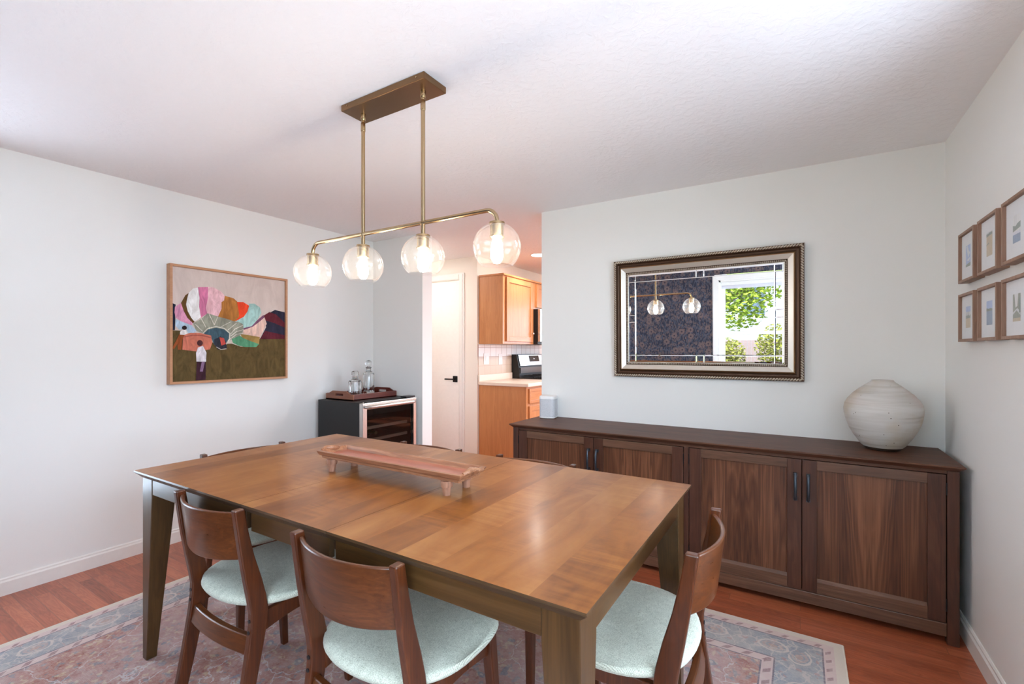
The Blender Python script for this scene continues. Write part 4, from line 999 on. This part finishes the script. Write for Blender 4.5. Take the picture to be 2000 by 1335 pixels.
me = bpy.data.meshes.new('canvas'); b.to_mesh(me); b.free()
for m in mats: me.materials.append(m)
o = bpy.data.objects.new('canvas', me); COL.objects.link(o); o.parent = pt

# ---- six small picture frames on the right wall
pic = {}
def pm(n_, c): 
    if n_ not in pic: pic[n_] = painted('photo_' + n_, lin(*[q * 0.72 + 60 for q in c]), lin(*[min(255, q * 0.78 + 62) for q in c]), 60.0)
    return pic[n_]
sky, cloud, tree_, tan, lake, grey, moss, pale = (pm('blue_sky', (150, 172, 214)), pm('cloud', (206, 212, 222)), pm('dark_trees', (112, 124, 118)), pm('tan_field', (188, 168, 138)),
    pm('blue_lake', (120, 142, 172)), pm('grey_sky', (196, 200, 204)), pm('moss', (128, 134, 120)), pm('pale_mist', (216, 218, 218)))
U = [(0, 0), (1, 0), (1, 1), (0, 1)]
def band(a, c): return [(0, a), (1, a), (1, c), (0, c)]
scenes = {
 0: [(sky, U), (cloud, [(0.1, 0.95), (0.5, 0.4), (0.9, 0.6), (0.6, 0.75), (0.35, 1.0)]), (cloud, [(0.2, 0.3), (0.7, 0.24), (0.95, 0.4), (0.5, 0.36)]), (tree_, [(0, 0), (1, 0), (1, 0.17), (0.5, 0.14), (0, 0.10)])],
 1: [(tan, U), (grey, band(0.93, 1)), (tree_, [(0, 0.82), (1, 0.86), (1, 0.95), (0.6, 0.97), (0.3, 0.93), (0, 0.95)]), (moss, [(0, 0.5), (0.4, 0.56), (0.5, 0.52), (0, 0.46)])],
 2: [(pale, U), (tree_, [(0, 0.42), (1, 0.5), (1, 0.72), (0.6, 0.68), (0.35, 0.6), (0, 0.66)]), (lake, band(0, 0.36)), (cloud, band(0.30, 0.40))],
 3: [(grey, U), (sky, band(0.75, 1)), (tree_, [(0, 0.42), (1, 0.45), (1, 0.62), (0.75, 0.55), (0.55, 0.6), (0.5, 0.8), (0.45, 0.6), (0.25, 0.56), (0.2, 0.72), (0.15, 0.56), (0, 0.6)]), (tan, band(0, 0.44))],
 4: [(lake, U), (sky, band(0.66, 1)), (tree_, [(0, 0.58), (1, 0.58), (1, 0.66), (0.7, 0.70), (0.4, 0.67), (0, 0.71)])],
 5: [(moss, U), (pale, [(0.35, 0.5), (0.6, 0.55), (0.7, 1.0), (0.2, 1.0)]), (grey, [(0, 0.25), (0.5, 0.4), (1, 0.2), (1, 0.32), (0.6, 0.48), (0, 0.33)]), (tan, band(0, 0.12)), (tree_, [(0.8, 0.3), (1, 0.3), (1, 0.9), (0.85, 0.8)])],
}
labs = ['small framed photo of blue sky, upper row on the right wall nearest the corner', 'small framed photo of a tan field, middle of the upper row on the right wall', 'small framed photo of a misty lake, upper row at the right edge of the picture',
        'small framed photo with steeples over tan ground, lower row nearest the corner', 'small framed photo of a flat blue lake, middle of the lower row on right wall', 'small framed photo of a grey-green wood, lower row at the right edge of the picture']
for k in range(6):
    yc = (2.621, 2.368, 2.115)[k % 3]; zc = (1.644, 1.3915)[k // 3]; hs, fh = 0.1035, (0.1045, 0.1005)[k // 3]
    t = thing('picture_frame', labs[k], 'picture', (XR - 0.001, yc, zc), R(-90), 'small square picture frames on the right wall')
    b = B(); frame_sweep(b, hs, fh, [(0, 0), (0, 0.034), (0.011, 0.034), (0.011, 0.022), (0.015, 0.022), (0.015, 0.0)]); mk('frame', b, m_picframe, t, bevel=0.001)
    b = B(); box(b, -hs + 0.012, hs - 0.012, -0.024, -0.004, -fh + 0.012, fh - 0.012); mk('mat_board', b, plain('white_mat_board', lin(226, 228, 231), 0.8) if k == 0 else bpy.data.materials['white_mat_board'], t)
    b = B(); mats = []
    for i, (m, pts) in enumerate(scenes[k]):
        if m.name not in [q.name for q in mats]: mats.append(m)
        f = b.faces.new([b.verts.new((-0.002 + (u - 0.5) * 0.062, -0.0243 - 0.0001 * i, (v - 0.5) * 0.088)) for u, v in pts]); f.material_index = [q.name for q in mats].index(m.name)
        f.normal_update()
        if f.normal.y > 0: f.normal_flip()
        bmesh.ops.triangulate(b, faces=[f])
    me = bpy.data.meshes.new('photo'); b.to_mesh(me); b.free()
    for m in mats: me.materials.append(m)
    o = bpy.data.objects.new('photo', me); COL.objects.link(o); o.parent = t
    b = B(); b.faces.new([b.verts.new(p) for p in ((-hs + 0.011, -0.028, -fh + 0.011), (hs - 0.011, -0.028, -fh + 0.011), (hs - 0.011, -0.028, fh - 0.011), (-hs + 0.011, -0.028, fh - 0.011))]); mk('glass', b, m_picglass, t)

# ---- wine fridge in the corner
FZ = 0.845
wf = thing('wine_fridge', 'black wine fridge with steel-framed glass door in the far left corner', 'fridge', (-3.42, 2.465, 0.0))
fw, fd = 0.595, 0.50                      # along y, along x
b = B()
box(b, 0, fd, 0, 0.03, 0.02, FZ); box(b, 0, fd, fw - 0.03, fw, 0.02, FZ); box(b, 0, 0.03, 0.03, fw - 0.03, 0.02, FZ)
box(b, 0.03, fd, 0.03, fw - 0.03, FZ - 0.03, FZ); box(b, 0.03, fd, 0.03, fw - 0.03, 0.02, 0.10)
mk('cabinet', b, m_black, wf, bevel=0.002)
for xx in (0.05, fd - 0.06):
    for yy in (0.04, fw - 0.08):
        b = B(); box(b, xx, xx + 0.04, yy, yy + 0.04, 0, 0.02); mk('foot', b, m_blackmetal, wf)
b = B(); x0, x1 = fd + 0.003, fd + 0.043; zb_, zt_ = 0.08, FZ - 0.004
box(b, x0, x1, 0, 0.042, zb_, zt_); box(b, x0, x1, fw - 0.036, fw, zb_, zt_); box(b, x0, x1, 0.042, fw - 0.036, zt_ - 0.05, zt_); box(b, x0, x1, 0.042, fw - 0.036, zb_, zb_ + 0.04)
dr = mk('door', b, m_steel, wf, bevel=0.004)
b = B(); b.faces.new([b.verts.new(p) for p in ((x0 + 0.025, 0.042, zb_ + 0.04), (x0 + 0.025, fw - 0.036, zb_ + 0.04), (x0 + 0.025, fw - 0.036, zt_ - 0.05), (x0 + 0.025, 0.042, zt_ - 0.05))]); mk('door_glass', b, m_fridgeglass, dr)
b = B(); zz = zt_ - 0.030; tube(b, [(x1 - 0.006, 0.03, zz), (x1 + 0.016, 0.033, zz), (x1 + 0.022, 0.06, zz), (x1 + 0.022, fw - 0.07, zz), (x1 + 0.016, fw - 0.04, zz), (x1 - 0.006, fw - 0.035, zz)], 0.013, 12); mk('door_handle', b, m_steel, dr, smooth=50)
b = B(); box(b, fd - 0.04, fd + 0.03, fw - 0.11, fw - 0.005, FZ, FZ + 0.012); mk('top_hinge', b, m_blackmetal, wf)
for z in (0.622, 0.522, 0.40, 0.28):
    b = B(); box(b, 0.04, fd - 0.035, 0.036, fw - 0.036, z + 0.006, z + 0.012)
    sh = mk('shelf', b, m_darkcavity, wf)
    b = B(); box(b, fd - 0.035, fd - 0.02, 0.036, fw - 0.05, z, z + 0.022); mk('shelf_front', b, m_beech, sh)
b = B(); lathe(b, [(0.0, 0.0), (0.036, 0.0), (0.037, 0.004), (0.037, 0.10), (0.03, 0.12), (0.016, 0.135), (0.015, 0.165), (0.0, 0.166)], 24)
tag(mk('bottle', b, plain('yellow_bottle', lin(170, 146, 58), 0.3), loc=(-3.02, 2.552, 0.634), smooth=40), 'small yellow bottle standing on the upper shelf inside the wine fridge', 'bottle')
b = B(); lathe(b, [(0.0, -0.02), (0.034, -0.018), (0.038, -0.012), (0.038, 0.15), (0.03, 0.18), (0.015, 0.21), (0.0145, 0.27), (0.0, 0.271)], 24, axis='x')
tag(mk('bottle', b, plain('green_bottle', lin(30, 56, 30), 0.15), loc=(-3.26, 2.70, 0.573), smooth=40), 'dark green wine bottle lying on the second shelf of the wine fridge', 'bottle')

# ---- butler tray and decanters on the fridge
bt = thing('butler_tray', 'reddish brown tray with cut-out handles on top of the wine fridge', 'tray', (-3.232, 2.765, FZ))
lx, ly, wt = 0.170, 0.238, 0.010
b = B(); box(b, -lx, lx, -ly, ly, 0.0, 0.010); mk('tray_base', b, m_butler, bt)
for s in (-1, 1):
    b = B(); box(b, min(s * lx, s * (lx - wt)), max(s * lx, s * (lx - wt)), -ly + wt, ly - wt, 0.0, 0.052); mk('long_side', b, m_butler, bt, bevel=0.0015)
    ya, yb = min(s * ly, s * (ly - wt)), max(s * ly, s * (ly - wt)); b = B()
    sl, zl, zh = 0.048, 0.034, 0.054
    prism(b, [(-lx, 0), (lx, 0), (lx, zl), (-lx, zl)], 'y', ya, yb)
    for q in (-1, 1): prism(b, [(q * lx, zl), (q * sl, zl), (q * sl, zh), (q * 0.13, zh), (q * lx, 0.050)][::q], 'y', ya, yb)
    prism(b, [(-0.13, zh), (0.13, zh), (0.085, 0.075), (-0.085, 0.075)], 'y', ya, yb)
    mk('end_panel', b, m_butler_lit if s == -1 else m_butler, bt)
def ribs(n, amp, z0, z1): return lambda a, z: 1 + (amp * math.cos(n * a) if z0 < z < z1 else 0)
d1 = thing('decanter', 'short square-shouldered cut-glass decanter, the nearer one on the fridge tray', 'decanter', (-3.15, 2.62, FZ + 0.0102))
b = B(); lathe(b, [(0.0, 0.0), (0.046, 0.0), (0.050, 0.006), (0.0505, 0.03), (0.051, 0.06), (0.051, 0.10), (0.051, 0.138), (0.046, 0.150), (0.030, 0.158), (0.022, 0.168), (0.022, 0.178), (0.027, 0.184), (0.022, 0.185),
    (0.017, 0.17), (0.027, 0.150), (0.042, 0.140), (0.045, 0.10), (0.045, 0.02), (0.0, 0.014)], 60, rib=ribs(15, 0.035, 0.008, 0.139)); mk('decanter_body', b, m_crystal, d1, smooth=25)
b = B(); lathe(b, [(0.0, 0.172), (0.015, 0.172), (0.017, 0.186), (0.020, 0.190), (0.027, 0.194), (0.028, 0.204), (0.027, 0.222), (0.022, 0.228), (0.0, 0.229)], 8); mk('stopper', b, m_crystal, d1)
d2 = thing('decanter', 'tall smooth glass decanter with a ball stopper, the farther one on the fridge tray', 'decanter', (-3.205, 2.812, FZ + 0.0102))
b = B(); lathe(b, [(0.0, 0.0), (0.047, 0.0), (0.049, 0.004), (0.049, 0.10), (0.049, 0.190), (0.044, 0.203), (0.024, 0.214), (0.018, 0.224), (0.018, 0.240), (0.024, 0.247), (0.019, 0.248),
    (0.013, 0.235), (0.02, 0.209), (0.040, 0.196), (0.0435, 0.185), (0.0435, 0.055), (0.040, 0.045), (0.0, 0.042)], 48); mk('decanter_body', b, m_crystal, d2, smooth=40)
b = B(); lathe(b, [(0.0, 0.236), (0.011, 0.237), (0.012, 0.250), (0.014, 0.254)] + [(0.030 * math.sin(R(a)), 0.284 - 0.030 * math.cos(R(a))) for a in range(30, 181, 15)], 32); mk('stopper', b, m_crystal, d2, smooth=60)
b = B(); lathe(b, [(0.0245, 0.2465), (0.0255, 0.249), (0.0245, 0.2515), (0.0125, 0.2505), (0.0125, 0.2475)], 24, closed=True); mk('stopper_gasket', b, m_blackmetal, d2)

# ---- kitchen
KY0, KY1, KY2 = 4.186, 4.862, 5.622
kx = XK + 0.0085
def shaker(parent, x, ya, yb, za, zb, mv, mh, nm='door', st=0.055, knob=None):
    """panelled front facing +x"""
    w, h = (yb - ya) / 2, (zb - za) / 2
    b = B(); box(b, 0.0, 0.010, -w + st * 0.9, w - st * 0.9, -h + st * 0.9, h - st * 0.9)
    p = mk(nm, b, mv, parent, loc=(x, (ya + yb) / 2, (za + zb) / 2))
    for s in (-1, 1):
        b = B(); box(b, 0.0, 0.019, min(s * w, s * (w - st)), max(s * w, s * (w - st)), -h, h); mk('stile', b, mv, p, bevel=0.002)
        b = B(); box(b, 0.0, 0.019, -w + st, w - st, min(s * h, s * (h - st)), max(s * h, s * (h - st))); mk('rail', b, mh, p, bevel=0.002)
    if knob:
        b = B(); lathe(b, [(0.005, 0.0), (0.005, 0.012), (0.013, 0.018), (0.014, 0.024), (0.009, 0.029), (0.0, 0.030)], 16, 0.019, knob[0], knob[1], axis='x'); mk('knob', b, m_nickel, p, smooth=40)
    return p
wc = thing('wall_cabinet', 'honey oak wall cabinet in the kitchen, left of the microwave', 'cabinet', (kx, KY0, 1.324))
b = B(); box(b, 0, 0.31, 0, KY1 - KY0 - 0.002, 0, 0.735); mk('cabinet_body', b, m_oak, wc, bevel=0.0015)
b = B(); box(b, 0, 0.326, -0.006, KY1 - KY0 - 0.002, 0.735, 0.755); mk('crown_strip', b, m_oak_h, wc, bevel=0.003)
shaker(wc, 0.310, 0.055, KY1 - KY0 - 0.045, 0.028, 0.722, m_oak, m_oak_h, knob=(0.26, -0.25))
oc = thing('wall_cabinet', 'short honey oak cabinet directly above the microwave', 'cabinet', (kx, KY1, 1.746))
b = B(); box(b, 0, 0.31, 0, KY2 - KY1, 0, 0.313); mk('cabinet_body', b, m_oak, oc, bevel=0.0015)
b = B(); box(b, 0, 0.326, 0, KY2 - KY1, 0.313, 0.333); mk('crown_strip', b, m_oak_h, oc, bevel=0.003)
for ya, yb in ((0.05, 0.375), (0.385, 0.71)): shaker(oc, 0.310, ya, yb, 0.02, 0.30, m_oak, m_oak_h)
mw = thing('microwave', 'black over-range microwave below the short oak cabinet', 'microwave', (kx, KY1 + 0.003, 1.326))
b = B(); box(b, 0, 0.365, 0, 0.752, 0, 0.418); mk('microwave_body', b, m_black, mw, bevel=0.003)
b = B(); box(b, 0.366, 0.40, 0, 0.58, 0.03, 0.418); md = mk('microwave_door', b, m_steel, mw, bevel=0.004)
b = B(); box(b, 0.4005, 0.402, 0.06, 0.50, 0.09, 0.36); mk('door_window', b, m_blackgloss, md)
b = B(); tube(b, [(0.40, 0.55, 0.08), (0.43, 0.55, 0.09), (0.43, 0.55, 0.36), (0.40, 0.55, 0.37)], 0.009, 10); mk('handle', b, m_steel, md, smooth=50)
b = B(); box(b, 0.366, 0.399, 0.583, 0.752, 0.03, 0.418); mk('control_panel', b, m_blackgloss, mw, bevel=0.003)
bc = thing('base_cabinet', 'honey oak base cabinet with drawer at the kitchen entrance', 'cabinet', (kx, KY0, 0.0))
b = B(); box(b, 0, 0.60, 0, KY1 - KY0 - 0.004, 0.0, 0.873); mk('cabinet_body', b, m_oak, bc, bevel=0.0015)
for i, (za, zb) in enumerate(((0.70, 0.852), (0.12, 0.672))):
    shaker(bc, 0.60, 0.04, KY1 - KY0 - 0.05, za, zb, m_oak if i else m_oak_h, m_oak_h, 'drawer' if i == 0 else 'door', 0.03 if i == 0 else 0.055, (0.0, 0.0) if i == 0 else (0.24, 0.2))
ct = thing('countertop', 'cream laminate countertop on the oak base cabinet', 'countertop', (kx, KY0 - 0.02, 0.8735))
b = B(); box(b, 0, 0.635, 0, KY1 - KY0 + 0.014, 0, 0.038); mk('slab', b, m_laminate, ct, bevel=0.008, seg=3)
b = B(); box(b, 0, 0.02, 0.0, KY1 - KY0 + 0.014, 0.038, 0.112); mk('upstand', b, m_laminate, ct, bevel=0.004)
rg = thing('range', 'steel and black gas range with raised control panel in the kitchen', 'stove', (kx, KY1, 0.0))
b = B(); box(b, 0, 0.62, 0.003, 0.757, 0.0, 0.905); mk('range_body', b, m_black, rg, bevel=0.002)
b = B(); box(b, 0.621, 0.65, 0.006, 0.754, 0.18, 0.80); ov = mk('oven_door', b, m_steel, rg, bevel=0.004)
b = B(); tube(b, [(0.65, 0.07, 0.74), (0.69, 0.08, 0.74), (0.69, 0.68, 0.74), (0.65, 0.69, 0.74)], 0.011, 10); mk('handle', b, m_steel, ov, smooth=50)
b = B(); box(b, 0.08, 0.64, 0.003, 0.757, 0.905, 0.925); mk('cooktop', b, m_blackgloss, rg, bevel=0.003)
b = B(); prism(b, [(0.0, 0.905), (0.115, 0.905), (0.115, 0.98), (0.105, 1.05), (0.07, 1.205), (0.0, 1.205)], 'y', 0.003, 0.757); mk('back_guard', b, m_black, rg, bevel=0.003)
b = B(); hexa(b, [(0.110, 0.03, 1.065), (0.110, 0.745, 1.065), (0.078, 0.745, 1.20), (0.078, 0.03, 1.20)], [(0.1125, 0.03, 1.066), (0.1125, 0.745, 1.066), (0.0805, 0.745, 1.20), (0.0805, 0.03, 1.20)]); cp = mk('control_panel', b, m_steel, rg)
b = B(); hexa(b, [(0.1025, 0.28, 1.112), (0.1025, 0.53, 1.112), (0.085, 0.53, 1.186), (0.085, 0.28, 1.186)], [(0.1040, 0.28, 1.112), (0.1040, 0.53, 1.112), (0.0865, 0.53, 1.186), (0.0865, 0.28, 1.186)]); dp = mk('display', b, m_blackgloss, cp)
b = B(); b.faces.new([b.verts.new(p) for p in ((0.0985, 0.385, 1.138), (0.0985, 0.420, 1.147), (0.0945, 0.385, 1.158))]); mk('display_triangle', b, plain('display_white', lin(230, 232, 235), 0.5), dp)  # small flat white triangle on the display
b = B(); box(b, 0.1155, 0.122, 0.02, 0.75, 0.975, 1.045); mk('trim_strip', b, plain('dark_steel', lin(96, 88, 84), 0.3, 0.8), rg)
for yc in (0.14, 0.38, 0.62):
    b = B()
    for xx in (0.16, 0.36, 0.58): tube(b, [(xx, yc - 0.11, 0.928), (xx, yc - 0.11, 0.948), (xx, yc + 0.11, 0.948), (xx, yc + 0.11, 0.928)], 0.006, 8)
    for yy in (-0.10, 0.0, 0.10): tube(b, [(0.16, yc + yy, 0.948), (0.58, yc + yy, 0.948)], 0.006, 8)
    mk('burner_grate', b, m_blackmetal, rg, smooth=50)
    b = B(); lathe(b, [(0.04, 0.925), (0.04, 0.935), (0.025, 0.94), (0.0, 0.94)], 20, 0.37, yc, 0); mk('burner', b, m_blackmetal, rg, smooth=40)
for nm, yc, w_, zc, lab in (('wall_plate', 4.324, 0.050, 1.159, 'square pale wall plate on the kitchen backsplash, beside the door wall'), ('wall_plate', 4.614, 0.040, 1.150, 'narrow white switch plate on the kitchen backsplash, nearer the range')):
    t = thing(nm, lab, 'outlet', (XK + 0.0082, yc, zc))
    b = B(); box(b, 0, 0.005, -w_, w_, -0.062, 0.062); mk('plate', b, m_white, t, bevel=0.002)
    b = B(); box(b, 0.005, 0.008, -0.017, 0.017, -0.034, 0.034); mk('rocker', b, m_white, t, bevel=0.001)
rl = thing('recessed_light', 'round recessed ceiling light glowing in the kitchen', 'light', (-2.42, 4.47, H))
b = B(); lathe(b, [(0.078, -0.004), (0.095, -0.004), (0.097, -0.001), (0.097, 0.0), (0.078, 0.0)], 40, closed=True); mk('trim_ring', b, m_white, rl, smooth=40)
b = B(); lathe(b, [(0.0, -0.0035), (0.078, -0.0035), (0.078, -0.001), (0.0, -0.001)], 40); mk('lens', b, m_can, rl)
# ================================================================== LIGHT AND CAMERA
w = bpy.data.worlds.new('daylight'); scn.world = w; w.use_nodes = True
nt = w.node_tree; nt.nodes.clear()
bg = nt.nodes.new('ShaderNodeBackground'); wo = nt.nodes.new('ShaderNodeOutputWorld')
bg.inputs['Color'].default_value = (0.66, 0.81, 1.0, 1); bg.inputs['Strength'].default_value = SKY
nt.links.new(bg.outputs[0], wo.inputs[0])
s = bpy.data.lights.new('sun', 'SUN'); s.energy = SUN; s.angle = R(1.0); s.color = (0.86, 0.94, 1.0)
so = bpy.data.objects.new('sun', s); COL.objects.link(so); so.rotation_euler = (R(-42), R(-6), 0)   # high sun behind the house, shining towards -y
def portal(name, loc, rot, sx, sy):
    l = bpy.data.lights.new(name, 'AREA'); l.shape = 'RECTANGLE'; l.size = sx; l.size_y = sy; l.cycles.is_portal = True
    o = bpy.data.objects.new(name, l); COL.objects.link(o); o.location = loc; o.rotation_euler = rot
portal('portal_front', ((W1[0] + W1[1]) / 2, YF - 0.16, (W1[2] + W1[3]) / 2), (R(90), 0, R(0)), W1[1] - W1[0], W1[3] - W1[2])
portal('portal_left', (XL - 0.13, (W_FILL_LEFT[0] + W_FILL_LEFT[1]) / 2, (W_FILL_LEFT[2] + W_FILL_LEFT[3]) / 2), (R(90), 0, R(-90)), W_FILL_LEFT[1] - W_FILL_LEFT[0], W_FILL_LEFT[3] - W_FILL_LEFT[2])
portal('portal_right', (XR + 0.16, (W2[0] + W2[1]) / 2, (W2[2] + W2[3]) / 2), (R(90), 0, R(90)), W2[1] - W2[0], W2[3] - W2[2])
portal('portal_kitchen_back', ((WK_FILL_BACK[0] + WK_FILL_BACK[1]) / 2, YK + 0.13, (WK_FILL_BACK[2] + WK_FILL_BACK[3]) / 2), (R(90), 0, R(180)), WK_FILL_BACK[1] - WK_FILL_BACK[0], WK_FILL_BACK[3] - WK_FILL_BACK[2])
portal('portal_kitchen_right', (XKR + 0.13, (WK_FILL_RIGHT[0] + WK_FILL_RIGHT[1]) / 2, (WK_FILL_RIGHT[2] + WK_FILL_RIGHT[3]) / 2), (R(90), 0, R(90)), WK_FILL_RIGHT[1] - WK_FILL_RIGHT[0], WK_FILL_RIGHT[3] - WK_FILL_RIGHT[2])
# the recessed kitchen lamp, plus unseen fill lights added over kitchen and hall, without fixtures
for nm, x, y, e in (('kitchen_can_and_fill', -2.42, 4.47, CAN * 0.4), ('kitchen_can_and_fill', -1.0, 4.6, CAN * 1.5), ('kitchen_can_and_fill', -0.8, 5.8, CAN * 1.5), ('hall_fill_light', -3.6, 3.55, CAN * 0.35)):
    l = bpy.data.lights.new(nm, 'AREA'); l.shape = 'DISK'; l.size = 0.15; l.energy = e; l.color = (1.0, 0.96, 0.92)
    o = bpy.data.objects.new(nm, l); COL.objects.link(o); o.location = (x, y, H - 0.006)

cam = bpy.data.cameras.new('camera'); co = bpy.data.objects.new('camera', cam); COL.objects.link(co)
co.location = (0, 0, 1.2547); co.rotation_euler = (R(90), 0, 0.5529)
cam.sensor_width = 36; cam.sensor_fit = 'HORIZONTAL'; cam.lens = 912.47 / 2000 * 36; cam.shift_y = 16.21 / 2000; cam.clip_start = 0.02
scn.camera = co
vs = scn.view_settings; vs.view_transform = 'Standard'; vs.look = 'None'; vs.gamma = 1.0; vs.use_curve_mapping = False; vs.exposure = EXPO
scn.cycles.max_bounces = 14; scn.cycles.diffuse_bounces = 8; scn.cycles.transparent_max_bounces = 24; scn.cycles.sample_clamp_indirect = 6.0
scn.cycles.caustics_reflective = False; scn.cycles.caustics_refractive = False
